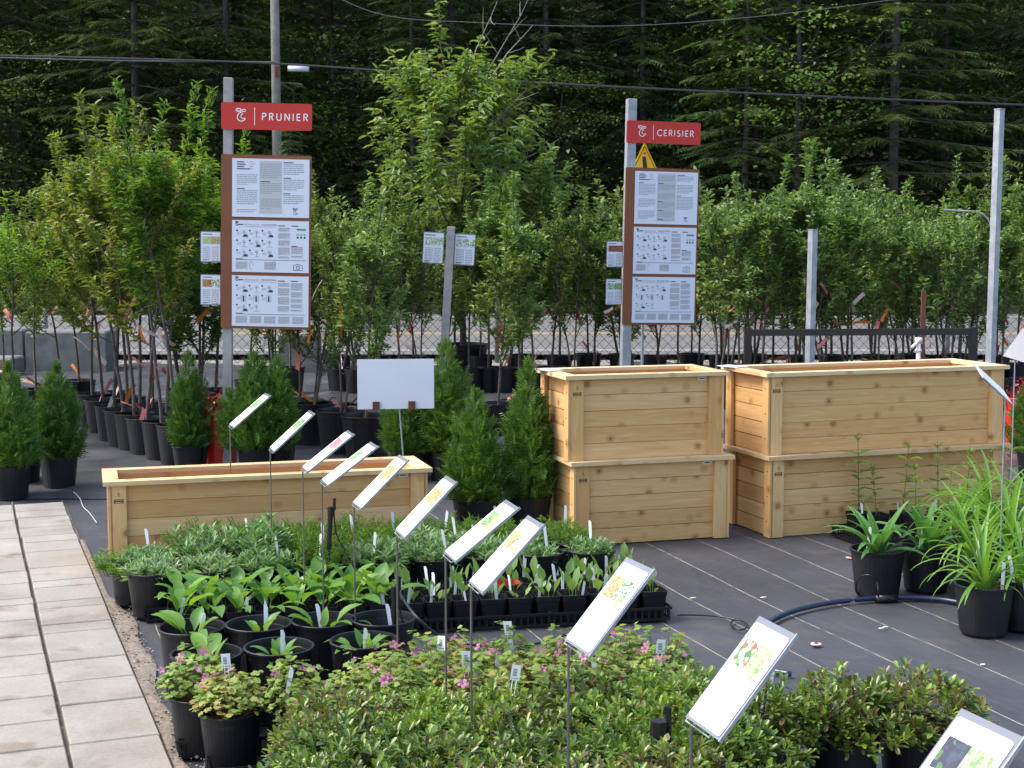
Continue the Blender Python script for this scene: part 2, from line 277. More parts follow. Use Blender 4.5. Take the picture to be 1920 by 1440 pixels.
# ---------------------------------------------------------------- THE SETTING
def cloth_mat():
    m, nd, ln, b = newmat('woven_ground_cloth'); tc = nd.new('ShaderNodeTexCoord')
    mp = nd.new('ShaderNodeMapping'); mp.inputs['Rotation'].default_value = (0, 0, math.radians(2.4)); ln.new(tc.outputs['Object'], mp.inputs['Vector'])
    wob = nd.new('ShaderNodeTexNoise'); wob.inputs['Scale'].default_value = .8; ln.new(tc.outputs['Object'], wob.inputs['Vector'])
    sx = nd.new('ShaderNodeSeparateXYZ'); ln.new(mp.outputs[0], sx.inputs[0])
    w1 = nd.new('ShaderNodeMath'); w1.operation = 'MULTIPLY_ADD'; w1.inputs[1].default_value = .05; ln.new(wob.outputs[0], w1.inputs[0]); ln.new(sx.outputs[0], w1.inputs[2])
    md = nd.new('ShaderNodeMath'); md.operation = 'MODULO'; md.inputs[1].default_value = .30
    ofs = nd.new('ShaderNodeMath'); ofs.operation = 'ADD'; ofs.inputs[1].default_value = 30.0+.085; ln.new(w1.outputs[0], ofs.inputs[0]); ln.new(ofs.outputs[0], md.inputs[0])
    lt = nd.new('ShaderNodeMath'); lt.operation = 'LESS_THAN'; lt.inputs[1].default_value = .0045; ln.new(md.outputs[0], lt.inputs[0])
    no = nd.new('ShaderNodeTexNoise'); no.inputs['Scale'].default_value = .9; no.inputs['Detail'].default_value = 8; no.inputs['Roughness'].default_value = .62; ln.new(tc.outputs['Object'], no.inputs['Vector'])
    r = ramp(nd, [(.3, (.031, .033, .039)), (.55, (.047, .049, .057)), (.8, (.072, .072, .076))]); ln.new(no.outputs[0], r.inputs[0])
    st = nd.new('ShaderNodeTexNoise'); st.inputs['Scale'].default_value = 1.0; st.inputs['Detail'].default_value = 6
    mp2 = nd.new('ShaderNodeMapping'); mp2.inputs['Scale'].default_value = (60, 1.2, 1); mp2.inputs['Rotation'].default_value = (0, 0, math.radians(2.4)); ln.new(tc.outputs['Object'], mp2.inputs['Vector']); ln.new(mp2.outputs[0], st.inputs['Vector'])
    mx0 = nd.new('ShaderNodeMix'); mx0.data_type = 'RGBA'; mx0.blend_type = 'OVERLAY'; mx0.inputs['Factor'].default_value = .25; ln.new(r.outputs[0], mx0.inputs['A']); ln.new(st.outputs[0], mx0.inputs['B'])
    fine = nd.new('ShaderNodeTexNoise'); fine.inputs['Scale'].default_value = 14; fine.inputs['Detail'].default_value = 3; ln.new(tc.outputs['Object'], fine.inputs['Vector'])
    fr = ramp(nd, [(.3, (.12, .11, .08)), (.55, (.40, .36, .27))]); ln.new(fine.outputs[0], fr.inputs[0])
    mx = nd.new('ShaderNodeMix'); mx.data_type = 'RGBA'; ln.new(lt.outputs[0], mx.inputs['Factor']); ln.new(mx0.outputs['Result'], mx.inputs['A']); ln.new(fr.outputs[0], mx.inputs['B'])
    ln.new(mx.outputs['Result'], b.inputs['Base Color']); b.inputs['Roughness'].default_value = .55; b.inputs['Specular IOR Level'].default_value = .45
    sp = nd.new('ShaderNodeTexNoise'); sp.inputs['Scale'].default_value = 2.3; sp.inputs['Detail'].default_value = 10; sp.inputs['Roughness'].default_value = .72; ln.new(tc.outputs['Object'], sp.inputs['Vector'])
    spr = ramp(nd, [(.55, (0, 0, 0)), (.75, (.75, .75, .75))]); ln.new(sp.outputs[0], spr.inputs[0]); mxs = nd.new('ShaderNodeMix'); mxs.data_type = 'RGBA'; ln.new(spr.outputs[0], mxs.inputs['Factor']); ln.new(mx.outputs['Result'], mxs.inputs['A']); mxs.inputs['B'].default_value = (.105, .088, .074, 1); ln.new(mxs.outputs['Result'], b.inputs['Base Color'])
    wr = nd.new('ShaderNodeTexNoise'); wr.inputs['Scale'].default_value = 1.6; wr.inputs['Detail'].default_value = 3; wr.inputs['Distortion'].default_value = 1.5; ln.new(tc.outputs['Object'], wr.inputs['Vector'])
    bp = nd.new('ShaderNodeBump'); bp.inputs['Strength'].default_value = .6; bp.inputs['Distance'].default_value = .05; ln.new(wr.outputs[0], bp.inputs['Height'])
    bp2 = nd.new('ShaderNodeBump'); bp2.inputs['Strength'].default_value = .15; bp2.inputs['Distance'].default_value = .002; ln.new(st.outputs[0], bp2.inputs['Height']); ln.new(bp.outputs[0], bp2.inputs['Normal'])
    ln.new(bp2.outputs[0], b.inputs['Normal']); return m
M['cloth'] = cloth_mat()
M['plastic'] = plain('crinkled_black_plastic', (.05, .052, .06), .28, spec=.7, c2=(.085, .085, .09), scale=6, bump=.9, bscale=9)
M['plastic2'] = plain('wrinkled_woven_cloth', (.035, .038, .045), .36, spec=.6, c2=(.085, .085, .09), scale=2.6, bump=.5, bscale=14)  # dark and pale tones paint in the shade and highlights of wrinkles
M['asph'] = plain('asphalt', (.105, .105, .105), .85, c2=(.14, .138, .135), scale=3)
M['yline'] = plain('yellow_road_paint', (.45, .33, .14), .8)
M['wline'] = plain('worn_white_road_paint', (.40, .40, .38), .8)
M['verge'] = plain('gravel_verge', (.16, .14, .12), .95, c2=(.26, .24, .21), scale=5, bump=.5, bscale=30)
M['litter'] = plain('forest_floor', (.045, .034, .024), .98, spec=.1, c2=(.055, .065, .028), scale=.6)
M['sandy'] = plain('sandy_gravel', (.16, .125, .095), .95, c2=(.27, .23, .185), scale=45, bump=.8, bscale=120)
g = MB(); n = 40
def grid(x0, x1, y0, y1, nx, ny, hf):
    V = [(x0+(x1-x0)*i/nx, y0+(y1-y0)*j/ny) for j in range(ny+1) for i in range(nx+1)]
    V = [(x, y, hf(x, y)) for x, y in V]
    F = [(j*(nx+1)+i, j*(nx+1)+i+1, (j+1)*(nx+1)+i+1, (j+1)*(nx+1)+i) for j in range(ny) for i in range(nx)]
    return V, F
g.add([(-300, -60, -.02), (300, -60, -.02), (300, 400, -.02), (-300, 400, -.02)], [(0, 1, 2, 3)])
g.build('ground', M['verge'], kind='structure')
g = MB(); g.add(*grid(-9, 16, 1, 15.5, 60, 50, lambda x, y: -.004+.006*math.sin(x*2.1+y*.7)*math.sin(y*1.3) if x > .9 else -.004)); g.build('woven_ground_cloth', M['cloth'], smooth=True, kind='structure')
from mathutils import noise as mnoise
def crk(x, y): return .005+.07*max(0, mnoise.noise(Vector((x*1.1, y*1.3, 3)))+.15)+.05*abs(mnoise.noise(Vector((x*4, y*4, 1))))
V, F = grid(0, 1, 0, 1, 150, 40, lambda x, y: 0)
V = [bw(-9.5+x*20, 14.6+y*4.6) for x, y, z in V]; V = [Vector((p.x, p.y, crk(p.x, p.y))) for p in V]
g = MB(); g.add(V, F); g.build('wrinkled_plastic_sheet', M['plastic'], kind='structure')
def crk2(x, y, r, d): return .004+.050*max(0, mnoise.noise(Vector((r*.6, d*2.6, 7)))+.1)+.022*abs(mnoise.noise(Vector((r*2.0, d*6, 2))))
g = MB(); V, F = grid(0, 1, 0, 1, 110, 110, lambda x, y: 0); V = [(-7+x*11, 9.35+y*5.4) for x, y, z in V]; V = [Vector((*bw(r_, d_).xy, crk2(0, 0, r_, d_)*min(1, (d_-9.3)/.5))) for r_, d_ in V]
g.add(V, F); g.build('wrinkled_ground_cloth', M['plastic2'], kind='structure', smooth=True)
def strip(name, d0, d1, z, mat, r0=-60, r1=60, kind='structure', parent=None):
    g = MB(); g.add([bw(r0, d0, z), bw(r1, d0, z), bw(r1, d1, z), bw(r0, d1, z)], [(0, 1, 2, 3)]); return g.build(name, mat, parent, kind=kind)
road = strip('road', 20.6, 31.5, .06, M['asph'])
for nm, d in (('yellow_line', 25.0), ('yellow_line', 25.3)): strip(nm, d, d+.12, .064, M['yline'], parent=road, kind=None)
for d in (21.3, 30.6): strip('white_line', d, d+.14, .064, M['wline'], parent=road, kind=None)
# forested slope
V, F = grid(-90, 90, 33, 130, 40, 30, lambda r, d: 0)
V = [Vector((*bw(r, d).xy, -.05+max(0, d-34)*.16+max(0, d-60)*.33+.5*mnoise.noise(Vector((r*.1, d*.1, 0))))) for r, d, z in V]
g = MB(); g.add(V, F); g.build('forest_slope', M['litter'], kind='structure', smooth=True)
def slope_z(r, d): return -.05+max(0, d-34)*.16+max(0, d-60)*.33+.5*mnoise.noise(Vector((r*.1, d*.1, 0)))
# paved path: bedding plus individual pavers
def paver_mat():
    m, nd, ln, b = newmat('concrete_paver'); tc = nd.new('ShaderNodeTexCoord'); oi = nd.new('ShaderNodeObjectInfo'); ge = nd.new('ShaderNodeNewGeometry')
    no = nd.new('ShaderNodeTexNoise'); no.inputs['Scale'].default_value = 1.9; no.inputs['Detail'].default_value = 9; no.inputs['Roughness'].default_value = .65; ln.new(ge.outputs['Position'], no.inputs['Vector'])
    r = ramp(nd, [(.30, (.185, .165, .135)), (.48, (.268, .250, .218)), (.7, (.335, .315, .282))]); ln.new(no.outputs[0], r.inputs[0])
    f = nd.new('ShaderNodeTexNoise'); f.inputs['Scale'].default_value = 90; f.inputs['Detail'].default_value = 4; ln.new(ge.outputs['Position'], f.inputs['Vector'])
    mx = nd.new('ShaderNodeMix'); mx.data_type = 'RGBA'; mx.blend_type = 'OVERLAY'; mx.inputs['Factor'].default_value = .22; ln.new(r.outputs[0], mx.inputs['A']); ln.new(f.outputs[0], mx.inputs['B'])
    t = ramp(nd, [(0, (.93, .92, .90)), (1, (1.04, 1.03, 1.02))]); ln.new(oi.outputs['Random'], t.inputs[0])
    m2 = nd.new('ShaderNodeMix'); m2.data_type = 'RGBA'; m2.blend_type = 'MULTIPLY'; m2.inputs['Factor'].default_value = 1; ln.new(mx.outputs['Result'], m2.inputs['A']); ln.new(t.outputs[0], m2.inputs['B'])
    s = nd.new('ShaderNodeTexNoise'); s.inputs['Scale'].default_value = 3.2; s.inputs['Detail'].default_value = 3; ln.new(ge.outputs['Position'], s.inputs['Vector'])
    sr = ramp(nd, [(.60, (0, 0, 0)), (.67, (1, 1, 1))]); ln.new(s.outputs[0], sr.inputs[0])
    m3 = nd.new('ShaderNodeMix'); m3.data_type = 'RGBA'; m3.blend_type = 'MULTIPLY'; ln.new(sr.outputs[0], m3.inputs['Factor']); ln.new(m2.outputs['Result'], m3.inputs['A']); m3.inputs['B'].default_value = (.72, .67, .60, 1)
    ln.new(m3.outputs['Result'], b.inputs['Base Color']); b.inputs['Roughness'].default_value = .88; b.inputs['Specular IOR Level'].default_value = .2
    bp = nd.new('ShaderNodeBump'); bp.inputs['Strength'].default_value = .25; bp.inputs['Distance'].default_value = .003; ln.new(f.outputs[0], bp.inputs['Height']); ln.new(bp.outputs[0], b.inputs['Normal'])
    return m
M['paver'] = paver_mat()
M['joint'] = plain('joint_sand', (.12, .095, .075), .95, c2=(.19, .16, .13), scale=60, bump=.6)
path = MB().add([(-1.6, 3.0, .004), (.60, 3.0, .004), (.60, 9.45, .004), (-1.6, 9.45, .004)], [(0, 1, 2, 3)]).build('paved_path', M['joint'], kind='structure')
XJ = .288
def row_y(ys, px): return [at(px, y, .03).y for y in ys]
right_ys = row_y([1448, 1400, 1326, 1283, 1244, 1191, 1175, 1145, 1132, 1105, 1093, 1068, 1038, 1020, 1008, 992, 973, 961, 947], 100)
right_ys = [at(105-(1440-y)*.1917, y, .03).y for y in [1530, 1400, 1326, 1283, 1244, 1191, 1175, 1145, 1132, 1105, 1093, 1068, 1038, 1020, 1008, 992, 973, 961, 947]]
left_ys = [at(100-(1440-y)*.1917, y, .03).y for y in [1500, 1402, 1352, 1307, 1265, 1227, 1192, 1162, 1134, 1122, 1094, 1072, 1050, 1040, 1010, 1002, 977, 962, 947]]
def pavers(x0, x1, ys):
    for a, b2 in zip(ys[:-1], ys[1:]):
        L = b2-a-.009; w = x1-x0-.010
        if L < .03: continue
        mb = MB(); mb.box((0, 0, 0), (w, L, .035), ch=.004)
        mb.build('paver', M['paver'], path, ((x0+x1)/2+rnd.uniform(-.002, .002), (a+b2)/2, .0135+rnd.uniform(-.0015, .0015))).rotation_euler = (rnd.uniform(-.004, .004), rnd.uniform(-.004, .004), rnd.uniform(-.004, .004))
pavers(XJ+.002, .585, [3.35]+right_ys); pavers(XJ-.30, XJ-.003, [3.3]+left_ys)
for c in range(2, 6):
    ys = [3.2]
    while ys[-1] < 9.2: ys.append(ys[-1]+rnd.choice([.15, .29, .29, .43]))
    pavers(XJ-.30*c, XJ-.30*(c-1)-.002, ys)
g = MB(); V = []
for k in range(60):
    y = 3+k*.09; wl = .59; wr = .655+.02*math.sin(y*2.3)+.015*math.sin(y*9)
    wr = min(wr, .62) if y > 6.9 else wr
    V += [(wl, y, .012), ((wl+wr)/2, y, .016+.006*math.sin(y*17)), (wr, y, .006)]
g.add(V, [(3*k+j, 3*k+j+1, 3*k+j+4, 3*k+j+3) for k in range(59) for j in range(2)]); g.build('soil_strip', M['sandy'], kind='structure', smooth=True)
pb = MB()
for k in range(420):
    y = rnd.uniform(3.2, 6.9); x = rnd.uniform(.592, .69); s = rnd.uniform(.002, .007)
    pb.box((x, y, .014), (s*1.6, s*1.3, s), Matrix.Rotation(rnd.uniform(0, 3), 3, 'Z'))
tag(pb.build('gravel', M['verge'], kind='stuff'), 'small pale stones and grit along the edge of the paved path', 'gravel')
# ---------------------------------------------------------------- foliage generators
def rv(rs, n): v = rs.normal(size=(n, 3)); return v/np.linalg.norm(v, axis=1)[:, None]
def tube_np(paths, n=4):
    Vs = []; L = []; S = []; o = 0
    for pts, r0, r1 in paths:
        pts = np.asarray(pts, float); k = len(pts); T = np.gradient(pts, axis=0); T /= np.linalg.norm(T, axis=1)[:, None]+1e-9
        ref = np.array([1, .2, .1]) if abs(T[0][0]) < .8 else np.array([0, 1, .1])
        A = np.cross(T, ref); A /= np.linalg.norm(A, axis=1)[:, None]+1e-9; B = np.cross(T, A); rr = np.linspace(r0, r1, k)[:, None]
        for i in range(k):
            pass
        ang = 2*np.pi*np.arange(n)/n
        ring = pts[:, None]+(A[:, None]*np.cos(ang)[None, :, None]+B[:, None]*np.sin(ang)[None, :, None])*rr[:, None]
        Vs.append(ring.reshape(-1, 3))
        i, j = np.meshgrid(np.arange(k-1), np.arange(n), indexing='ij'); jn = (j+1) % n
        q = np.stack([i*n+j, i*n+jn, (i+1)*n+jn, (i+1)*n+j], -1).reshape(-1)+o
        L.append(q); S.append(np.full((k-1)*n, 4)); o += k*n
    return np.concatenate(Vs), np.concatenate(L), np.concatenate(S)
def mesh_tube(name, paths, mat, n=4):
    v, l, s = tube_np(paths, n)
    me = bpy.data.meshes.new(name); me.vertices.add(len(v)); me.vertices.foreach_set('co', v.astype(np.float32).ravel())
    me.loops.add(len(l)); me.loops.foreach_set('vertex_index', l.astype(np.int32)); me.polygons.add(len(s))
    me.polygons.foreach_set('loop_start', (np.arange(len(s))*4).astype(np.int32)); me.polygons.foreach_set('loop_total', s.astype(np.int32))
    me.materials.append(mat); me.update(calc_edges=True); return me
def bez(p0, d0, L, up, rs, k=7, wob=.05):
    pts = [np.array(p0, float)]; d = np.array(d0, float); d /= np.linalg.norm(d)
    for i in range(k):
        d = d+np.array([0, 0, up])/k+rs.normal(size=3)*wob; d /= np.linalg.norm(d); pts.append(pts[-1]+d*L/k)
    return np.array(pts)
def fruit_tree(seed, H, spread, clear, nbr, leaf, nl, mat, tpl=HEX, wide=.5, up=.8, trunk_r=.016, multi=1, droop=.25, twigs=6, bare=0, bark=None, taper=.55):
    rs = np.random.RandomState(seed); paths = []; tw = []; P = []; D = []
    for mu in range(multi):
        a0 = rs.uniform(0, 6.28)
        th = H*(.62 if multi == 1 else .7)
        tr = bez((.03*math.cos(a0)*(multi > 1), .03*math.sin(a0)*(multi > 1), 0), (.22*math.cos(a0)*(multi > 1), .22*math.sin(a0)*(multi > 1), 1), th, .3, rs, 10, .03)
        paths.append((tr, trunk_r, trunk_r*.5)); lead = bez(tr[-1], tr[-1]-tr[-2], H-th, .5, rs, 7, .07); paths.append((lead, trunk_r*.5, .003)); tw.append((lead, 1))
        for b in range(nbr):
            f = clear+(1-clear)*(b/nbr)*.98; h = f*th/1.0 if f*H < th else th*.98
            h = min(f*H, th*.98); i = h/th*10; i0 = min(int(i), 9); p = tr[i0]+(tr[i0+1]-tr[i0])*(i-i0)
            az = b*2.4+a0+rs.uniform(-.4, .4); L = spread*(1.15-taper*(b/nbr))*rs.uniform(.8, 1.2); el = rs.uniform(.45, 1.0)*up
            d = (math.cos(az), math.sin(az), el); br = bez(p, d, max(L, .25)*1.25, .9*up, rs, 8, .06); paths.append((br, trunk_r*.42, .0025)); tw.append((br, 1))
            for t in range(twigs):
                q = rs.uniform(.2, .95)*8; q0 = min(int(q), 7); pp = br[q0]+(br[q0+1]-br[q0])*(q-q0)
                dd = (br[q0+1]-br[q0]); dd = dd/np.linalg.norm(dd)*.6+rv(rs, 1)[0]*.7+np.array([0, 0, .35]); t2 = bez(pp, dd, L*rs.uniform(.25, .5), .5, rs, 4, .08)
                paths.append((t2, .003, .0015)); tw.append((t2, .8))
    lens = np.array([np.linalg.norm(np.diff(t[0], axis=0), axis=1).sum()*t[1] for t in tw]); cnt = np.maximum(3, (nl*lens/lens.sum()).astype(int))
    for (t, w), c in zip(tw, cnt):
        k = len(t)-1; q = np.clip(rs.uniform(.12, 1.0, c)**.85*k, 0, k-1e-4); i = q.astype(int); p = t[i]+(t[i+1]-t[i])*(q-i)[:, None]
        d = rv(rs, c); d[:, 2] = d[:, 2]*.6+.15; tang = (t[i+1]-t[i]); tang /= np.linalg.norm(tang, axis=1)[:, None]+1e-9; d = d+tang*.7
        P.append(p+rv(rs, c)*.02*leaf/.05); D.append(d)
    P = np.concatenate(P); D = np.concatenate(D); D /= np.linalg.norm(D, axis=1)[:, None]; D[:, 2] -= droop; n = len(P)
    N = rv(rs, n)*.6+np.array([0, 0, 1]); L = leaf*rs.uniform(.6, 1.25, n)
    crown = scatter(tpl, P, D, N, L, L*wide, mat, 'crown')
    return mesh_tube('trunk', paths, bark or M['bark'], 5), crown
def spray_tpl(n=5, droop=.12):
    V = [(-.02, 0, 0), (.02, 0, 0), (0, 1, -droop)]; F = [(0, 1, 2)]
    for k in range(n):
        y = .08+k*.80/n; l = .5*(1-.75*abs(k/n-.25)); o = len(V)
        for s in (-1, 1):
            o = len(V); V += [(0, y, -droop*y*y), (s*l, y+.26, -droop*(y+.3)**2-.04), (s*l*.35, y+.16, -droop*y*y+.0), (0, y+.10, -droop*y*y)]
            F += [(o, o+1, o+2), (o, o+2, o+3)] if s > 0 else [(o, o+2, o+1), (o, o+3, o+2)]
    return V, F
SPR = spray_tpl()
def conifer(seed, H, Lmax, start, mat, gap=.34, dens=1.0, droop=.25):
    rs = np.random.RandomState(seed); paths = [([(0, 0, -.3), (rs.normal()*.05, 0, H*.4), (rs.normal()*.08, 0, H)], .006*H+.02, .02)]; P = []; D = []; Ls = []
    h = start
    while h < H-.3:
        L0 = Lmax*(1-h/H)**.75*rs.uniform(.75, 1.15); nb = rs.randint(4, 7); a0 = rs.uniform(0, 6.3)
        for b in range(nb):
            a = a0+b*6.283/nb+rs.uniform(-.3, .3); L = L0*rs.uniform(.55, 1.15); k = 6; dr = droop*rs.uniform(.5, 1.4)
            t = np.linspace(0, 1, k+1); rad = np.array([math.cos(a), math.sin(a), 0]); br = np.array([0, 0, h])+rad*(t*L)[:, None]; br[:, 2] += -dr*L*t**1.5+.08*L*t**3
            paths.append((br, .02, .005))
            m = max(3, int(L*5.2*dens)); side = np.array([-math.sin(a), math.cos(a), 0])
            for q in range(m):
                f = .22+.78*(q+rs.uniform(0, 1))/m; ii = min(int(f*k), k-1); p = br[ii]+(br[ii+1]-br[ii])*(f*k-ii)
                s = 1 if q % 2 else -1; P.append(p); D.append(rad*rs.uniform(.45, 1)+side*s*rs.uniform(.3, 1)+np.array([0, 0, -.25*rs.uniform(0, 1.6)])); Ls.append(rs.uniform(.28, .55)*(1.15-.4*f))
            P.append(br[-1]-rad*.1); D.append(rad+np.array([0, 0, -.2])); Ls.append(.45)
        h += gap*rs.uniform(.6, 1.5)
    for q in range(6):
        hh = rs.uniform(.4, start); a = rs.uniform(0, 6.3); paths.append((np.array([[0, 0, hh], [math.cos(a)*.6, math.sin(a)*.6, hh+.05], [math.cos(a)*1.1, math.sin(a)*1.1, hh-.1]]), .018, .004))
    n = len(P); N = np.tile([0, 0, 1.0], (n, 1))+rv(rs, n)*.3; Ls = np.array(Ls)
    return mesh_tube('trunk', paths, M['barkf'], 5), scatter(SPR, P, D, N, Ls, Ls, mat, 'crown')
def hardwood(seed, H, R, start, mat, nclump=70, per=90, leaf=.12):
    rs = np.random.RandomState(seed); tr = bez((0, 0, -.2), (0, 0, 1), H*.9, .2, rs, 10, .04); paths = [(tr, .10, .03)]; P = []; D = []
    for b in range(nclump):
        h = rs.uniform(start, 1)*H; i = min(int(h/(H*.9)*10), 10-1); a = rs.uniform(0, 6.3); prof = math.sin(math.pi*min(1, max(.08, (h/H-start)/(1-start)))**.8)*.8+.25
        L = R*prof*rs.uniform(.3, 1.05); br = bez(tr[i], (math.cos(a), math.sin(a), .5), L, .1, rs, 5, .1); paths.append((br, .022, .006)); c = br[-1]
        o = rs.normal(size=(per, 3))*np.array([.42, .42, .13])*(.6+R*.18); P.append(c+o); d = rv(rs, per); d[:, 2] = -abs(d[:, 2])*.4; D.append(d+np.array([math.cos(a), math.sin(a), 0])*.5)
    P = np.concatenate(P); D = np.concatenate(D); n = len(P); L = leaf*rs.uniform(.6, 1.2, n)
    return mesh_tube('trunk', paths, M['barkf'], 5), scatter(DIAM, P, D, np.tile([0, 0, 1.0], (n, 1))+rv(rs, n)*.45, L, L*.85, mat, 'crown')
def place_tree(name, tm, cm, loc, rz, s, label, cat='tree', group=None, crown='crown'):
    t = thing(name, label, cat, loc, rz, group); ob('trunk', tm, t, scale=s); ob(crown, cm, t, scale=s, kind='stuff'); return t
# ---------------------------------------------------------------- the forest beyond the road
rf = random.Random(3)
CON = [conifer(11, 17, 2.9, 1.6, M['conif'], dens=1.5, gap=.3), conifer(12, 15, 2.7, .8, M['conif2'], droop=.32, dens=1.6, gap=.3), conifer(13, 19, 3.2, 2.6, M['conif'], gap=.36, droop=.2, dens=1.4), conifer(14, 12, 2.4, .4, M['conif2'], gap=.27, dens=1.5)]
HW = [hardwood(21, 10, 2.6, .25, M['maple'], 60, 80), hardwood(22, 8, 2.2, .2, M['maple'], 45, 70)]
rows = [(37, 18, 2.3), (41, 20, 2.3), (45.5, 21, 2.4), (51, 22, 2.7), (58, 20, 3.3), (67, 20, 4.2), (78, 18, 5.4)]
front_i = 0
for ri, (d, cnt, sp) in enumerate(rows):
    for k in range(cnt):
        r = (k-(cnt-1)/2)*sp*.92+rf.uniform(-.8, .8); dd = d+rf.uniform(-1.6, 1.6); v = rf.choice([0, 1, 2, 0, 1, 3] if ri > 0 else [1, 0, 3, 2, 0])
        px = 960+r/dd*FPX; p = bw(r, dd, slope_z(r, dd)-.1)
        if ri < 2 and -150 < px < 2070:
            lab = '%s dark conifer from the left in the %s row of the forest' % (ORD[k], ('front', 'second')[ri])
        else: lab = 'dark conifer standing deep in the shaded forest behind the front trees'
        place_tree('conifer_tree', *CON[v], p, rf.uniform(0, 6.28), rf.uniform(.82, 1.15), lab, group='dark conifers in the forest behind the road')
M['woods'] = leafmat('dark_woodland_leaves', [(0, (.03, .06, .015)), (.6, (.06, .115, .022)), (1, (.12, .20, .035))], .5, .3)
HW2 = [hardwood(23, 9, 2.7, .12, M['woods'], 80, 90, .13), hardwood(24, 7.5, 2.3, .1, M['woods'], 65, 90, .12)]
for i, px in enumerate([20, 150, 330, 455, 640, 700, 1010, 1110, 1330, 1420, 1620, 1830, 1900]):
    d = 36.5+(i*1.7) % 5; p = deep(px+rf.uniform(-20, 20), d); p.z = slope_z((px-960)/FPX*d, d)-.1
    place_tree('woodland_tree', *HW2[i % 2], p, i*1.1, rf.uniform(.6, 1.15), 'Dark leafy woodland tree in the forest edge, %s from the left' % ORD[i], group='leafy trees between the conifers')
p = deep(548, 32.4, 0); place_tree('conifer_tree', *CON[3], p, .5, .37, 'small young conifer growing in front of the utility pole foot')
for i, (px, d, s, v, lab) in enumerate([(1500, 35.5, 1.05, 0, 'lime green leafy tree glowing at the forest edge right of the cherry sign'), (1240, 38, .9, 1, 'small leafy green tree in the forest directly behind the cherry sign post'),
        (250, 39, .85, 1, 'thin leafy tree with light leaves in the forest at upper left'), (590, 37, .8, 1, 'leafy young tree in the forest just right of the utility pole'),
        (900, 41, 1.0, 0, 'leafy tree in dark forest behind the tall bright ash tree'), (1750, 37.5, .75, 1, 'leafy young tree in the forest left of the tall grey post')]):
    p = deep(px, d); rr = (px-960)/FPX*d; p.z = slope_z(rr, d); place_tree('leafy_tree', *HW[v], p, i*1.3, s, lab)
# bare trunks inside the wood
tr_m = [mesh_tube('trunk', [([(0, 0, -.3), (.1, 0, 6), (.05, .1, 14)], .085, .05)]+[([(0, 0, h), (math.cos(h*5)*.9, math.sin(h*5)*.9, h+.1)], .016, .004) for h in np.arange(1.5, 9, .55)], M['barkf'], 7)]
for i in range(16):
    px = rf.uniform(-50, 1970); d = rf.uniform(39, 56); p = deep(px, d); p.z = slope_z((px-960)/FPX*d, d)
    t = thing('dead_tree', 'bare grey trunk with broken twig stubs standing in the dark forest', 'tree', p, rf.uniform(0, 6), 'bare trunks in the forest'); ob('trunk', tr_m[0], t, scale=rf.uniform(.6, 1.15))
# boulders on the verge at the forest edge
# ---------------------------------------------------------------- utility pole, cables
pole = thing('utility_pole', 'grey wooden utility pole in front of the forest at upper left', 'pole', deep(524, 33.5, 0))
MB().tube([(0, 0, 0), (0, 0, 12)], [.11, .09], 12).build('pole', M['polew'], pole, smooth=True)
MB().box((0, -.12, 5.37), (.1, .06, .22)).build('cable_bracket', M['rust'], pole)
def cable(pxs, d0, d1, r, mat, label, name='overhead_cable'):
    pts = []; k = len(pxs)
    for i, (px, py) in enumerate(pxs):
        d = d0+(d1-d0)*i/(k-1); z = CH+(450-py)/FPX*d; pts.append(deep(px, d, z))
    # smooth
    out = []
    for i in range(k-1):
        for t in range(6):
            t /= 6; p0 = pts[max(i-1, 0)]; p1 = pts[i]; p2 = pts[i+1]; p3 = pts[min(i+2, k-1)]
            out.append(.5*((2*p1)+(p2-p0)*t+(2*p0-5*p1+4*p2-p3)*t*t+(3*p1-p0-3*p2+p3)*t**3))
    out.append(pts[-1]); o = MB().tube(out, r, 6).build(name, mat); tag(o, label, 'cable'); return o
cable([(-300, 103), (0, 111), (250, 117), (524, 126), (760, 142), (1000, 160), (1400, 180), (1920, 202), (2300, 216)], 33, 29, .020, M['cable'], 'thick black overhead cable sagging across the whole forest')
cable([(-300, 108), (0, 115), (250, 121), (524, 123)], 33.05, 33.05, .014, M['cable2'], 'thinner grey cable running beside the thick one left of the pole')
cable([(524, -60), (700, 32), (900, 52), (1150, 58), (1400, 42), (1700, 5), (1900, -30)], 33, 31, .008, M['cable2'], 'thin grey wire curving across the top of the picture')
c = thing('cable_splice_case', 'pale grey cylindrical splice case hanging under the black cable right of the pole', 'splice case', deep(566, 33, CH+(450-135)/FPX*33), -YAW)
MB().tube([(-.23, 0, 0), (.23, 0, -.01)], .062, 14).build('case', M['alu'], c, smooth=True)
MB().tube([(-.2, 0, .06), (-.2, 0, .10)], .012, 6).tube([(.2, 0, .05), (.2, 0, .10)], .012, 6).build('hanger', M['cable'], c)
# ---------------------------------------------------------------- chain link fence, concrete blocks
fence = thing('chain_link_fence', 'long galvanised chain link fence between the potted trees and the road', 'fence', bw(0, 19.6, .02), -YAW)
MB().tube([(-9.5, 0, 1.42), (12, 0, 1.42)], .028, 8).build('top_rail', M['galv'], fence, smooth=True)
pm = MB().tube([(0, 0, 0), (0, 0, 1.45)], .03, 8).mesh('post', M['galv'], True)
for k in range(8): ob('post', pm, fence, (-9.2+k*3, .05, 0))
wp = []; cs = .065
for k in range(int(21.5/cs)):
    x0 = -9.5+k*cs
    z = np.arange(0, 1.40, cs); xs = x0+np.where((np.arange(len(z))+k) % 2 == 0, 0, cs*.98); ys = np.where(np.arange(len(z)) % 2 == 0, .004, -.004)
    wp.append((np.stack([xs, ys, z], 1), .005, .005))
ob('wire_mesh', mesh_tube('wire_mesh', wp, M['wire'], 3), fence, kind='stuff')
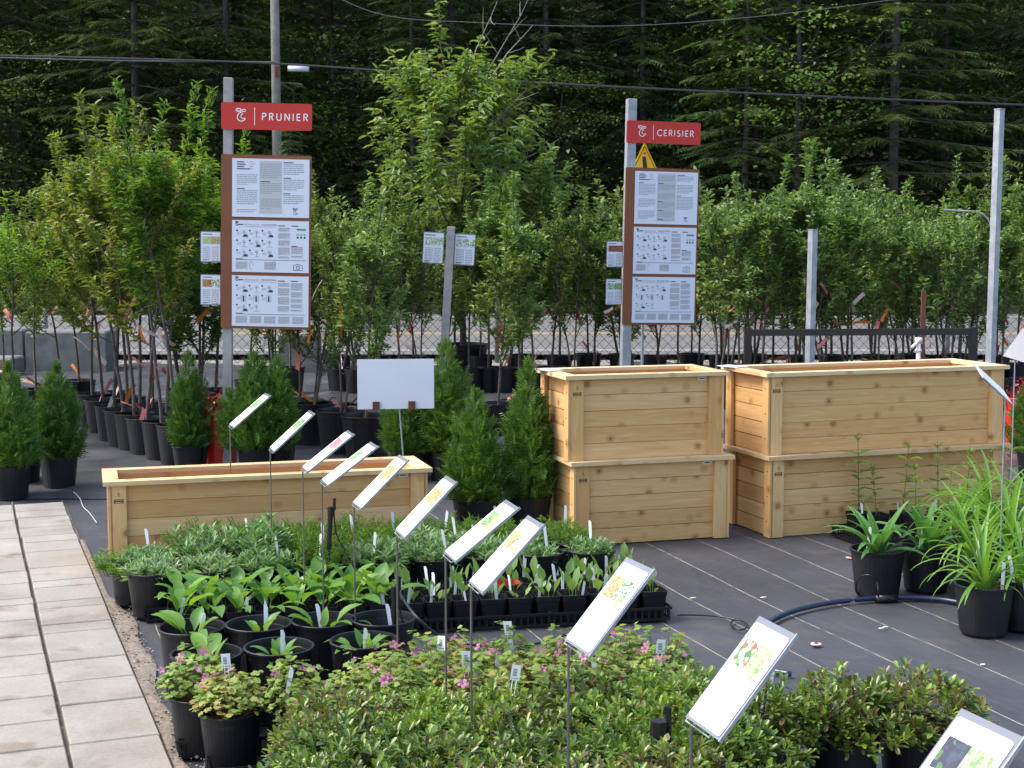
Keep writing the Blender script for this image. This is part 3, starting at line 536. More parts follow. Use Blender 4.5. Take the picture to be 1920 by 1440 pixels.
def block(px0, px1, d, h, dep, label):
    w = (px1-px0)/FPX*d; o = MB().box((0, 0, h/2), (w, dep, h), ch=.02).build('concrete_block', M['conc'], None, deep((px0+px1)/2, d, .02)); o.rotation_euler = (0, 0, -YAW); tag(o, label, 'concrete block')
block(60, 208, 18.6, .50, .6, 'long grey concrete block at the fence behind the left potted trees')
block(-120, 55, 18.7, .52, .6, 'grey concrete block at the fence cut off by the left picture edge')
block(527, 597, 18.3, .48, .5, 'grey cube shaped concrete block behind the plum sign post')
block(-120, 30, 17.9, .22, .5, 'low concrete slab lying in front of the block at the left edge')
# ---------------------------------------------------------------- pots
def pot_mesh(r, h, n=28, mat=None, lip=.012):
    b = r*.80; t = .004
    prof = [(0, .002), (b*.97, .0), (b, .006), (b+(r-b)*.80-.0, h*.80), (r-.004, h*.86), (r-.002, h-lip), (r+.004, h-lip+.001), (r+.005, h-.002), (r+.002, h), (r-.004, h-.001), (r-.006, h-lip), (r-.009, h*.88), (r-.014, h*.875), (r-.018, h*.80), (r-.022, h*.72), (b*.95, h*.60)]
    return MB().lathe(prof, n).mesh('pot', mat or M['pot'], False)
def soil_mesh(r, z, seed=1, n=20):
    rs = random.Random(seed); V = [(0, 0, z+.006)]; 
    for k, f in enumerate((.35, .7, 1)): V += [(r*f*math.cos(6.283*j/n), r*f*math.sin(6.283*j/n), z+rs.uniform(-.004, .008)*(1 if f < 1 else 0)) for j in range(n)]
    F = [(0, 1+j, 1+(j+1) % n) for j in range(n)]
    for k in range(2): F += [(1+k*n+j, 1+(k+1)*n+j, 1+(k+1)*n+(j+1) % n, 1+k*n+(j+1) % n) for j in range(n)]
    return MB().add(V, F).mesh('soil', M['soil'], True)
for_smooth = lambda me: me
TP = pot_mesh(.155, .30, 28); TS = soil_mesh(.142, .255)
TP2 = pot_mesh(.19, .34, 28); TS2 = soil_mesh(.174, .29)
RIBS = []
for mt in ('ribp', 'ribp', 'ribo', 'ribw'):
    m = MB(); k = 7; a = rnd.uniform(.4, 1.0)
    V = []
    for i in range(k):
        t = i/(k-1); V += [(t*.17*math.sin(a)+.01, -.012, t*.13-.04*t*t), (t*.17*math.sin(a)+.015, .014, t*.13-.04*t*t-.022)]
    V2 = [(x*-.8, y+.01, z*-1.2-.01) for x, y, z in V]
    F = [(2*i, 2*i+1, 2*i+3, 2*i+2) for i in range(k-1)]
    RIBS.append(m.add(V, F).add(V2, F).mesh('ribbon', M[mt]))
STK = MB().tube([(0, 0, 0), (0, 0, 1.25)], .008, 6).mesh('stake', M['bark'])
TREES = {
 'plum0': fruit_tree(31, 2.55, .52, .27, 16, .064, 3900, M['plum'], wide=.42, up=1.0),
 'plum1': fruit_tree(32, 2.35, .56, .26, 16, .062, 3900, M['plum'], wide=.42, up=.9),
 'peach0': fruit_tree(33, 2.6, .40, .30, 14, .072, 2700, M['peach'], wide=.26, up=1.1, tpl=HEX, droop=.35),
 'peach1': fruit_tree(34, 2.2, .55, .36, 12, .078, 2300, M['peach'], wide=.27, up=.8, droop=.4),
 'dense0': fruit_tree(35, 2.15, .34, .14, 16, .07, 3300, M['dense'], wide=.3, up=1.3, multi=2),
 'apple0': fruit_tree(36, 2.1, .45, .20, 16, .066, 2600, M['apple'], wide=.5, up=1.1),
 'apple1': fruit_tree(37, 2.25, .42, .19, 16, .070, 2500, M['apple'], wide=.5, up=1.3),
 'apple2': fruit_tree(38, 2.0, .48, .22, 13, .066, 2600, M['apple'], wide=.52, up=.9, multi=2),
 'apple3': fruit_tree(46, 2.45, .34, .22, 13, .07, 2200, M['apple'], wide=.48, up=1.6),
 'apple4': fruit_tree(47, 2.0, .50, .20, 12, .08, 1700, M['cherry'], wide=.5, up=.9, multi=2),
 'cherry2': fruit_tree(48, 2.3, .34, .2, 14, .058, 2300, M['cherry'], wide=.42, up=1.7, multi=2, trunk_r=.012),
 'cherry0': fruit_tree(39, 2.1, .44, .20, 15, .060, 2700, M['cherry'], wide=.45, up=1.2),
 'cherry1': fruit_tree(40, 1.95, .46, .18, 12, .058, 2800, M['cherry'], wide=.45, up=1.0, multi=3, trunk_r=.012),
}
tree_n = {}
def pot_tree(kind, p, label, group, s=1.0, big=False, rib=None, tilt=0.0, redp=False):
    tm, cm = TREES[kind]; t = thing('potted_tree', label, 'potted tree', p, rnd.uniform(0, 6.28), group)
    ob('pot', TP2 if big else TP, t); ob('soil', TS2 if big else TS, t); z = .27 if big else .24
    e = (rnd.uniform(-.03, .03)+tilt, rnd.uniform(-.03, .03), 0)
    ob('trunk', tm, t, (0, 0, z), rot=e, scale=s); ob('crown', cm, t, (0, 0, z), rot=e, scale=s, kind='stuff')
    for q in range(rib if rib is not None else rnd.choice([1, 2, 2])):
        ob('ribbon', rnd.choice(RIBS), t, (0, 0, z+rnd.choice([.12, .45, .62, .7, .8, .9])), rot=(rnd.uniform(-.5, .5), rnd.uniform(-.6, .6), rnd.uniform(0, 6.28)), scale=rnd.uniform(.8, 1.25))
    return t
# left double row: bottoms of the pots as seen
row_a = [(178, 804), (198, 818), (219, 832), (238, 842), (258, 850), (281, 860), (311, 868), (340, 876)]
row_b = [(222, 800), (244, 812), (268, 824), (292, 834), (318, 845)]
ka = ['plum0', 'plum1', 'plum0', 'plum1', 'plum0', 'peach0', 'plum1', 'peach0']
for i, (x, y) in enumerate(row_a):
    p = at(x, y); p.y += .15; pot_tree(ka[i], p, 'potted plum tree in the left front row, %s pot counted from the far end' % ORD[i], 'potted plum trees in the left double row', s=(.98 if i < 4 else 1.0), rib=2)
for i, (x, y) in enumerate(row_b):
    p = at(x, y); p.y += .15; pot_tree(['plum1', 'plum0', 'peach0', 'plum0', 'peach0'][i], p, 'potted plum tree behind the left front row, %s from the far end' % ORD[i], 'potted plum trees in the left double row', rib=1)
left_misc = [('peach1', 28, 835, .82, 'slim green potted tree behind the cedar shrub at the left picture edge'), ('peach1', -50, 815, .85, 'leafy potted tree cut off by the left picture edge'), ('plum1', 70, 790, .78, 'potted tree with fine leaves left of the far end of the plum row'),
    ('plum1', 118, 775, .80, 'potted plum tree in front of the left end of the long concrete block'), ('plum0', 150, 770, .8, 'potted plum tree just left of the far end of the front row'), ('plum1', 10, 760, .75, 'back potted tree in front of the concrete slab at far left'),
    ('dense0', 372, 800, .98, 'dense dark green multi-stemmed potted tree right behind the brown plum board'), ('dense0', 345, 790, .85, 'dark bushy potted tree left of the one behind the plum board'), ('peach0', 405, 790, .95, 'bright potted tree with upright branches behind the left edge of the plum board'),
    ('cherry0', 470, 770, .8, 'open potted tree seen under the brown plum board'), ('cherry1', 512, 775, .82, 'multi-stemmed potted tree under the right half of the plum board'), ('cherry0', 545, 740, .8, 'potted tree in front of the cube shaped concrete block')]
for k, x, y, s, lab in left_misc: pot_tree(k, at(x, y), lab, 'potted trees around the plum sign', s=s)
mid = [('cherry0', 565, 826, .84, 1), ('cherry1', 585, 832, .80, 1), ('cherry0', 640, 850, .80, 1), ('apple0', 688, 862, .84, 1), ('cherry1', 640, 742, .82, 0), ('cherry0', 672, 744, .86, 0), ('apple2', 705, 742, .85, 0), ('cherry0', 750, 745, .9, 0), ('cherry1', 790, 745, .88, 0),
       ('apple0', 838, 738, .88, 0), ('cherry0', 880, 742, .86, 0), ('apple1', 915, 740, .88, 0), ('cherry1', 948, 742, .84, 0), ('cherry0', 935, 822, .78, 0), ('apple2', 972, 815, .80, 0), ('apple0', 1000, 745, .88, 0), ('cherry0', 1035, 740, .86, 0), ('apple1', 1075, 745, .86, 0),
       ('apple0', 1115, 742, .88, 0), ('cherry1', 1150, 748, .86, 0), ('apple2', 1190, 742, .85, 0), ('apple0', 1235, 745, .88, 0), ('cherry1', 1270, 748, .84, 0), ('apple1', 1308, 742, .86, 0)]
i = 0
for k, x, y, s, big in mid:
    k = {2: 'cherry2', 5: 'apple4', 8: 'cherry2', 11: 'apple3', 14: 'apple3', 17: 'cherry2', 20: 'apple4', 22: 'apple3'}.get(i, k); pot_tree(k, at(x, y), '%s potted tree from the left between plum and cherry signs' % ORD[i].capitalize(), 'potted fruit trees in the middle rows', s=s, big=bool(big)); i += 1
i = 0
for (y, xs) in ((765, [1345, 1385, 1428, 1470, 1512, 1556, 1602, 1648, 1690, 1736, 1780, 1826, 1870, 1915, 1960]), (735, [1360, 1405, 1450, 1497, 1540, 1583, 1630, 1672, 1715, 1760, 1804, 1850, 1895, 1940]), (712, [630, 700, 780, 860, 905, 985, 1045, 1100, 1165, 1220, 1290, 1350, 1420, 1490, 1560, 1640, 1710, 1790, 1860, 1930])):
    rowname = {765: 'front', 735: 'middle', 712: 'back'}[y]
    for j, x in enumerate(xs):
        k = rnd.choice(['apple0', 'apple1', 'apple2', 'apple3', 'apple3', 'apple4', 'cherry2', 'cherry0' if x < 1300 else 'apple2']); s = {765: .88, 735: .96, 712: 1.0}[y]*rnd.uniform(.84, 1.14)
        if x < 1300: s *= .95
        pot_tree(k, at(x+rnd.uniform(-8, 8), y+rnd.uniform(-3, 3)), 'Potted apple tree, %s from the left in the %s row near road' % (ORD[j], rowname), 'potted apple trees in the rows behind the planters', s=s)
# tall bright ash
tm, cm = fruit_tree(55, 4.3, 1.3, .08, 40, .13, 8800, M['ash'], wide=.36, taper=.80, up=.72, trunk_r=.045, droop=.5, twigs=10)
t = thing('tall_ash_tree', 'tall bright green ash tree rising above all other potted trees in the middle', 'tree', deep(868, 17.6, 0), .4)
ob('pot', pot_mesh(.3, .42, 28), t); ob('trunk', tm, t, (0, 0, .35)); ob('crown', cm, t, (0, 0, .35), kind='stuff')
dt = []
rs = np.random.RandomState(5)
for (a, z0, L, el) in ((.1, 3.2, 1.5, 1.1), (.25, 3.1, 1.45, 1.3), (3.0, 2.7, 1.2, .9), (3.3, 2.9, 1.0, 1.3), (-.1, 2.2, 1.3, .5), (.0, 1.9, 1.2, .6), (.3, 3.3, 1.2, 2.2), (.6, 2.6, 1.2, 1.0)):
    d = RT*math.cos(a)+np.array([math.sin(YAW), math.cos(YAW), 0])*math.sin(a); p = bez((0, 0, z0), (d[0], d[1], el), L, .1, rs, 6, .06); dt.append((p, .012, .003))
    for q in range(3): dt.append((bez(p[3+q], p[4+q-1 if q == 2 else 4+q]-p[3+q]+rs.normal(size=3)*.12, .3, .2, rs, 3, .08), .005, .002))
ob('dead_twigs', mesh_tube('dead_twigs', dt, M['barkg'], 4), t, rz=-.4)
# ---------------------------------------------------------------- cedar shrubs in pots
def thuja(seed, H, R, n=1500):
    rs = np.random.RandomState(seed); P = []; D = []; L = []
    sp = [(0, 0, 1.0, .62*R)]+[(math.cos(a)*R*q, math.sin(a)*R*q, hh, R*.5) for a, q, hh in [(k*1.05+rs.uniform(-.4, .4), rs.uniform(.3, .55), rs.uniform(.5, .92)) for k in range(7)]]
    for k in range(n):
        sx, sy, sh, sr = sp[0] if rs.uniform() < .3 else sp[rs.randint(1, len(sp))]
        f = rs.uniform(0, 1)**1.15; h = .02+f*H*sh; prof = min(1, .5+f*2.2)*(1-f)**.6; a = rs.uniform(0, 6.283)
        r = sr*prof*rs.uniform(.35, 1.15)**.6; x = sx*(1+.5*f)+math.cos(a)*r; y = sy*(1+.5*f)+math.sin(a)*r
        P.append((x, y, h)); D.append((math.cos(a)*.6+sx*2.5, math.sin(a)*.6+sy*2.5, rs.uniform(.4, 1.7))); L.append(rs.uniform(.06, .125)*(1.15-.45*f))
        if f > .93: D[-1] = (D[-1][0]*.3, D[-1][1]*.3, 1.2)
    P = np.array(P); D = np.array(D)+rv(rs, len(P))*.35; N = rv(rs, len(P)); L = np.array(L)
    cm = scatter(SPR, P, D, N, L, L*.7, M['thuja'], 'foliage'); tm = mesh_tube('trunk', [([(0, 0, -.02), (.005, 0, H*.5), (0, 0, H*.9)], .012, .003)], M['bark'], 5); return tm, cm
TH = [thuja(1, .60, .17, 1300), thuja(2, .70, .15, 1400), thuja(3, .52, .18, 1300), thuja(4, .58, .21, 1700)]
SP = pot_mesh(.125, .22, 28); SS = soil_mesh(.114, .185)
def shrub(px, py, v, s, label, w=1.0, pscale=1.0):
    p = at(px, py); t = thing('potted_cedar', label, 'potted shrub', p, rnd.uniform(0, 6.28), 'potted cedar shrubs')
    ob('pot', SP, t, scale=pscale); ob('soil', SS, t, scale=pscale); ob('trunk', TH[v][0], t, (0, 0, .19*pscale), scale=(s*w, s*w, s)); ob('foliage', TH[v][1], t, (0, 0, .17*pscale), scale=(s*w, s*w, s), kind='stuff')
shrub(112, 914, 0, 1.0, 'small cedar shrub in a black pot by the far end of the path', 1.0)
shrub(22, 934, 0, 1.05, 'small cedar shrub in a black pot at the left picture edge', 1.0)
shrub(45, 905, 2, .7, 'low cedar in a black pot half hidden between the two shrubs at left')
shrub(358, 893, 1, .95, 'slim cedar shrub left of the red pot behind the low planter', .9)
shrub(480, 896, 3, 1.1, 'wide bushy cedar shrub below the plum sign behind the low planter', 1.0)
shrub(522, 890, 2, 1.15, 'bushy cedar right of the plum sign post', .85)
shrub(768, 905, 2, .95, 'dark round evergreen under the blank white board', 1.0)
shrub(838, 905, 1, 1.08, 'tall dark cedar right of the blank white board', 1.0)
shrub(800, 890, 3, .9, 'dark cedar behind the right edge of the blank board', .8)
shrub(893, 1010, 0, .98, 'yellowish green cedar shrub, left one of the pair beside the stacked planter', .95, 1.05)
shrub(990, 1004, 1, 1.08, 'dark green cedar shrub touching the left side of the stacked square planter', .92, 1.05)
shrub(1940, 905, 0, .9, 'cedar shrub with orange tips right of the long stacked planter', 1.2)
rp = pot_mesh(.12, .24, 28, M['redpot'])
def redpot(px, py, s, z, label):
    t = thing('red_potted_plant', label, 'potted plant', at(px, py)); ob('pot', rp, t, scale=(s, s, s*1.55)); ob('soil', SS, t, (0, 0, 0), scale=(s, s, s*1.55))
    rs = np.random.RandomState(int(px)); n = 160; P = rs.normal(size=(n, 3))*np.array([.05, .05, .05])+np.array([0, 0, .40*s]); L = rs.uniform(.03, .06, n)
    ob('foliage', scatter(DIAM, P, rv(rs, n)+[0, 0, .4], rv(rs, n), L, L*.6, M['dkred'], 'foliage'), t, kind='stuff')
redpot(412, 884, 1.2, 0, 'bright red pot with dark red leaves between two cedar shrubs')
redpot(1912, 840, 1.1, 0, 'bright red pot with a leafy plant right of the long planter')
# ---------------------------------------------------------------- wooden planters
def planter(corner, yaw, Lx, Ly, H, z, label, group, tagged=True, seed=0):
    rs = random.Random(seed); t = thing('wooden_planter', label, 'planter box', (corner[0], corner[1], z), yaw, group)
    ov = .022; rt = .022; ph = H-rt; npl = 5
    # local: x along the front from the near-left corner, y away
    def board(name, c, d, mat, along='x'):
        L, w, th = d
        mb = MB().box((0, 0, 0), (L, w, th)); o = mb.build(name, mat, t, c)
        if along == 'y': o.rotation_euler = (0, 0, math.pi/2)
        if along == 'z': o.rotation_euler = (0, -math.pi/2, 0)
        return o
    pw = ph/npl
    for k in range(npl):
        gx = rs.uniform(-.0012, .0012)
        o = board('plank', (Lx/2, .035+gx, pw*(k+.5)), (Lx-.09, .022, pw-.0012-rs.uniform(0, .0028)), M['wood'])
        o.rotation_euler = (0, rs.uniform(-.0012, .0012), 0)
        board('plank', (Lx/2, Ly-.035, pw*(k+.5)), (Lx-.09, .022, pw-.004), M['wood'])
        for s, xx in ((0, .035), (1, Lx-.035)):
            board('plank', (xx+gx, Ly/2, pw*(k+.5)), (Ly-.09, .022, pw-.004-rs.uniform(0, .002)), M['wood'], 'y')
    for sx in (0, 1):
        for sy in (0, 1):
            x0 = .0 if sx == 0 else Lx; y0 = 0 if sy == 0 else Ly; dx = 1 if sx == 0 else -1; dy = 1 if sy == 0 else -1
            board('corner_post', (x0+dx*(.038+.012), y0+dy*.011, ph/2), (ph-.002, .022, .076), M['wood'], 'z')          # face board
            board('corner_post', (x0+dx*.0095, y0+dy*.033, ph/2), (ph-.002, .066, .019), M['wood'], 'z')    # side board
    # inner lining seen over the rim
    for k in range(2):
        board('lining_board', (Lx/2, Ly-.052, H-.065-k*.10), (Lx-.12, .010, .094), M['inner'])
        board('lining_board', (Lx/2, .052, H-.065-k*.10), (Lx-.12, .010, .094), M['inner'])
    rw = .075
    board('rim_board', (Lx/2, rw/2-ov, H-rt/2), (Lx+2*ov, rw, rt), M['rim']); board('rim_board', (Lx/2, Ly-rw/2+ov, H-rt/2), (Lx+2*ov, rw, rt), M['rim'])
    board('rim_board', (rw/2-ov, Ly/2, H-rt/2), (Ly+2*ov-2*rw-.002, rw, rt-.001), M['rim'], 'y'); board('rim_board', (Lx-rw/2+ov, Ly/2, H-rt/2), (Ly+2*ov-2*rw-.002, rw, rt-.001), M['rim'], 'y')
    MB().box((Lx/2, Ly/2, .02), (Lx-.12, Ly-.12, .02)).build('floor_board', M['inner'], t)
    st = MB()   # burned-in stamp on the left post
    st.rect(.030, .072, H-.095, H-.092, -.0016); st.rect(.030, .072, H-.112, H-.1095, -.0016); st.rect(.034, .068, H-.105, H-.099, -.0016); st.rect(.028, .034, H-.112, H-.092, -.0013); st.rect(.068, .074, H-.112, H-.092, -.0013)
    st.ribbon([(.046, H-.066), (.056, H-.060), (.050, H-.072), (.058, H-.078)], .003, -.0016)
    st.build('stamp_mark', M['twig'], t)
    if tagged:
        q = MB().box((Lx-.125, .0225, H-rt-.017), (.048, .002, .017)).build('paper_label', M['white'], t); MB().rect(Lx-.143, Lx-.107, H-rt-.020, H-rt-.014, .0208).build('label_text', M['ink'], q)
    sm = MB()
    for sx in (.012, Lx-.012):
        for k in range(3): sm.tube([(sx-(.0125 if sx < .1 else -.0125), .03, .09+k*.14), (sx-(.0135 if sx < .1 else -.0135), .03, .09+k*.14)], .0045, 8)
    sm.build('screws', M['ink'], t)
    return t
planter((.672, 7.47), math.radians(-4.4), 1.62, .415, .462, 0, 'low single long cedar planter box behind the foreground plants at left', 'cedar planter boxes', seed=1)
planter((3.075, 7.235), math.radians(-3.6), .915, .465, .464, 0, 'lower box of the square cedar planter stack in the middle', 'cedar planter boxes', seed=2)
planter((3.050, 7.26), math.radians(-3.2), .915, .465, .464, .4645, 'upper box of the square cedar planter stack in the middle', 'cedar planter boxes', seed=3)
planter((4.185, 7.075), math.radians(-1.4), 1.56, .50, .460, 0, 'lower box of the long cedar planter stack at right', 'cedar planter boxes', tagged=False, seed=4)
planter((4.18, 7.10), math.radians(-1.2), 1.56, .50, .460, .4605, 'upper box of the long cedar planter stack at right', 'cedar planter boxes', tagged=False, seed=5)
for x, y, lab in ((3.05, 7.60, 'small clear plate lying on the far left corner of the square planter rim'), (4.17, 7.52, 'small clear plate lying on the far left corner of the long planter rim')):
    o = MB().box((0, 0, 0), (.10, .16, .004)).build('plastic_plate', M['sheet'], None, (x+.02, y, .9325 if x < 4 else .9245)); o.rotation_euler = (0, 0, .3); tag(o, lab, 'plate')
# ---------------------------------------------------------------- lettering
def arc(cx, cz, rx, rz, a0, a1, n=12): return [(cx+rx*math.cos(math.radians(a0+(a1-a0)*i/n)), cz+rz*math.sin(math.radians(a0+(a1-a0)*i/n))) for i in range(n+1)]
GL = {'P': (.52, [[(0, 0), (0, 1)], [(0, 1), (.25, 1)]+arc(.25, .76, .26, .24, 90, -90)[1:]+[(0, .52)]]),
      'R': (.55, [[(0, 0), (0, 1)], [(0, 1), (.25, 1)]+arc(.25, .76, .26, .24, 90, -90)[1:]+[(0, .52)], [(.24, .52), (.52, 0)]]),
      'U': (.66, [[(0, 1), (0, .32)]+arc(.31, .32, .31, .32, 180, 360)[1:]+[(.62, 1)]]), 'N': (.7, [[(0, 0), (0, 1), (.001, 1), (.66, 0), (.661, 0), (.661, 1)]]),
      'I': (.05, [[(0, 0), (0, 1)]]), 'E': (.48, [[(0, 0), (0, 1)], [(0, .96), (.48, .96)], [(0, .5), (.45, .5)], [(0, .04), (.48, .04)]]),
      'C': (.78, [arc(.48, .5, .48, .5, 45, 315, 18)]), 'S': (.5, [arc(.25, .76, .21, .24, 35, 260, 10)+arc(.25, .25, .24, .26, 80, -150, 12)])}
def word(mb, txt, x, z, h, w, gap, y, m=0):
    for ch in txt:
        adv, st = GL[ch]
        for s in st: mb.ribbon([(x+a*h, z+b*h) for a, b in s], w, y, m)
        x += (adv+gap)*h
    return x
def emblem(mb, x, z, s, w, y, m=0):
    mb.ribbon([(x+s*a, z+s*b) for a, b in [(.62, .92), (.30, .86), (.12, .60), (.10, .30), (.28, .06), (.58, .0), (.86, .16), (.95, .34)]], w, y, m)
    mb.ribbon([(x+s*a, z+s*b) for a, b in [(.70, .80), (.50, .66), (.46, .44), (.60, .28), (.95, .34)]], w*.8, y, m)
    mb.ribbon([(x+s*a, z+s*b) for a, b in arc(.22, 1.16, .26, .17, -20, 340)], w*.9, y, m); mb.ribbon([(x+s*a, z+s*b) for a, b in arc(.76, 1.12, .19, .12, 0, 360)], w*.9, y, m)
    mb.ribbon([(x+s*a, z+s*b) for a, b in [(-.02, 1.3), (.2, 1.12), (.45, .96), (.62, .92)]], w*.7, y, m)
def rounded(w, h, r, d, name, mat, parent, loc, y0=0):
    pts = arc(w-r, h-r, r, r, 0, 90, 4)+arc(r, h-r, r, r, 90, 180, 4)+arc(r, r, r, r, 180, 270, 4)+arc(w-r, r, r, r, 270, 360, 4); n = len(pts)
    mb = MB().add([(a, y0, b) for a, b in pts]+[(a, y0+d, b) for a, b in pts], [tuple(range(n-1, -1, -1)), tuple(range(n, 2*n))]+[(i, (i+1) % n, n+(i+1) % n, n+i) for i in range(n)])
    return mb.build(name, mat, parent, loc)
def fix_front(o):  # orientation irrelevant in Cycles
    return o
def font_mesh(txt, size, mat, name='heading'):
    cu = bpy.data.curves.new(name, 'FONT'); cu.body = txt; cu.size = size; o = bpy.data.objects.new('tmp', cu); C.objects.link(o)
    dg = bpy.context.evaluated_depsgraph_get(); me = bpy.data.meshes.new_from_object(o.evaluated_get(dg)); bpy.data.objects.remove(o); me.materials.clear(); me.materials.append(mat); return me
HEAD = {}
for k, a, b in (('pl', 'MÉTHODE DE', 'PLANTATION'), ('pr', 'MÉTHODE DE', 'PROTECTION')): HEAD[k] = (font_mesh(a, .030, M['grey']), font_mesh(b, .030, M['ink']))
INKS = [M['ink'], M['grey'], M['lgrey'], M['redink'], M['grnink']]
def lines(mb, x0, x1, z1, n, pitch, th, y, rs, m=1):
    for k in range(n):
        z = z1-k*pitch; x = x0; xe = x1-(rs.uniform(.1, .5)*(x1-x0) if k == n-1 else rs.uniform(0, .04)*(x1-x0))
        while x < xe:
            L = rs.uniform(.008, .030); mb.rect(x, min(x+L, xe), z-th, z, y, m); x += L+.004
def text_sheet(mb, w, h, y, seed):
    rs = random.Random(seed); cw = w*.27; xs = [w*.06, w*.365, w*.665]
    mb.rect(xs[1]-.006, xs[1]+cw+.006, h*.06, h*.965, y+.0004, 2)
    for c in range(3):
        z = h*.95
        if c == 0:
            for k in range(4): mb.rect(xs[0], xs[0]+cw*(.35+.08*(k % 2)+.2*(k == 3)), z-.007, z, y, 0); lines(mb, xs[0]+cw*.62, xs[0]+cw*.9, z, 1, .01, .005, y, rs); z -= .016
            z -= .012
        while z > h*(.10 if c < 2 else .34):
            n = rs.choice([4, 6, 8, 9]); n = min(n, int((z-h*(.07 if c < 2 else .24))/.0135))
            if n < 1: break
            if rs.random() < .6: mb.rect(xs[c], xs[c]+cw*rs.uniform(.25, .5), z-.006, z, y, 0)
            lines(mb, xs[c], xs[c]+cw, z-.0125, n, .0132, .0058, y, rs); z -= (n+2)*.0134
    emblem(mb, w*.79, h*.05, .035, .0035, y, 0)
def diagram_sheet(mb, w, h, y, seed, prot):
    rs = random.Random(seed)
    emblem(mb, w*.045, h*.895, .022, .004, y, 0); mb.rect(w*.085, w*.145, h*.905, h*.925, y, 0)
    mb.rect(w*.16, w*.565, h*.875, h*.880, y, 3)
    for c, x in ((0, .60), (1, .77)):
        mb.rect(w*x, w*(x+.09), h*.895, h*.912, y, 0); z = h*(.86 if prot or c == 0 else .50)
        while z > h*.30:
            n = rs.choice([2, 3, 4]); n = min(n, int((z-h*.27)/.0125))
            if n < 1: break
            mb.rect(w*x, w*(x+.15), z-n*.0125, z+.002, y+.0004, 2); lines(mb, w*x, w*(x+.15), z, n, .0125, .0055, y, rs); z -= n*.0125+.012
    if not prot:
        mb.rect(w*.84, w*.96, h*.82, h*.855, y, 4)
        for r2 in range(2):
            for q in range(3): mb.rect(w*(.84+q*.045), w*(.866+q*.045), h*(.72-r2*.055), h*(.755-r2*.055), y, 0 if r2 else 1)
        mb.rect(w*.77, w*.85, h*.505, h*.52, y, 0)
    for r2 in range(3):
        for c in range(3):
            if prot and r2 == 2 and c == 2: continue
            x = w*(.065+c*.165); z = h*(.80-r2*.19); mb.add([(x+.007*math.cos(a), y, z+.007*math.sin(a)) for a in np.linspace(0, 5.5, 7)], [tuple(range(7))], 0)
            lines(mb, x, x+.03, z-.016, 2, .009, .004, y, rs)
            if prot and r2 == 1:
                for q in range(4): mb.rect(x+w*.055+q*.010, x+w*.055+q*.010+.003, z-.045, z+.005, y, 1)
                mb.rect(x+w*.055+.013, x+w*.055+.021, z-.045, z-.005, y, 0)
            else:
                mb.ribbon([(x+w*.09, z-.045), (x+w*.09, z-.005)], .0035, y, 1); mb.ribbon([(x+w*.06, z-.044), (x+w*.13, z-.044)], .003, y, 1)
                for q in range(5): a = q*.62+.3; mb.ribbon([(x+w*.09, z-.018), (x+w*.09+.017*math.cos(a), z-.018+.022*math.sin(a))], .0025, y, 1)
                if (r2+c) % 2 == 0: mb.add([(x+w*.11+.018*math.cos(a), y, z-.043+.018*math.sin(a)) for a in np.linspace(0, math.pi, 8)], [tuple(range(8))], 0)
    mb.rect(w*.05, w*.955, h*.235, h*.243, y, 0); mb.rect(w*.05, w*.14, h*.25, h*.262, y, 0)
    for q in range(5):
        if not prot and q in (1, 3):
            x = w*(.25+.14*(q-1)*1.05); mb.ribbon(arc(x, h*.13, .012, .03, 0, 300), .003, y, 1); continue
        if not prot and q == 4:
            x = w*.80; mb.ribbon([(x, h*.05), (x+.062, h*.05), (x+.062, h*.15), (x+.045, h*.15), (x+.038, h*.165), (x+.022, h*.165), (x+.016, h*.15), (x, h*.15), (x, h*.05)], .004, y, 0); mb.ribbon(arc(x+.031, h*.10, .012, .012, 0, 360), .004, y, 0); continue
        x = w*(.05+q*.185); mb.rect(x, x+w*.15, h*.06, h*.20, y+.0004, 2); lines(mb, x, x+w*.15, h*.195, 5, .0105, .005, y, rs)
def info_card(t, x, z, w, h, ph1, ph2, y=-.02):
    rounded(w, h, .006, .004, 'info_card', M['sleeve'], t, (x, y, z)); o = rounded(w-.010, h-.014, .005, .001, 'card_sheet', M['sheet'], t, (x+.005, y-.0012, z+.007))
    mb = MB(); rs = random.Random(int(x*1000)+int(z*100)); lines(mb, .012, w*.46, h*.47, 10, .0125, .006, -.0006, rs); lines(mb, w*.52, w*.86, h*.47, 9, .0135, .006, -.0006, rs); mb.rect(.01, w*.55, h*.86, h*.885, -.0006, 0); mb.rect(.012, w*.3, h*.035, h*.055, -.0006, 0)
    mb.build('printed_text', INKS, o, kind='stuff')
    for k, p in ((0, ph1), (1, ph2)): MB().rect(.010+k*(w-.022)/2, .010+(k+1)*(w-.022)/2, h*.56, h*.80, -.0008).build('printed_photo', PH[p], o)
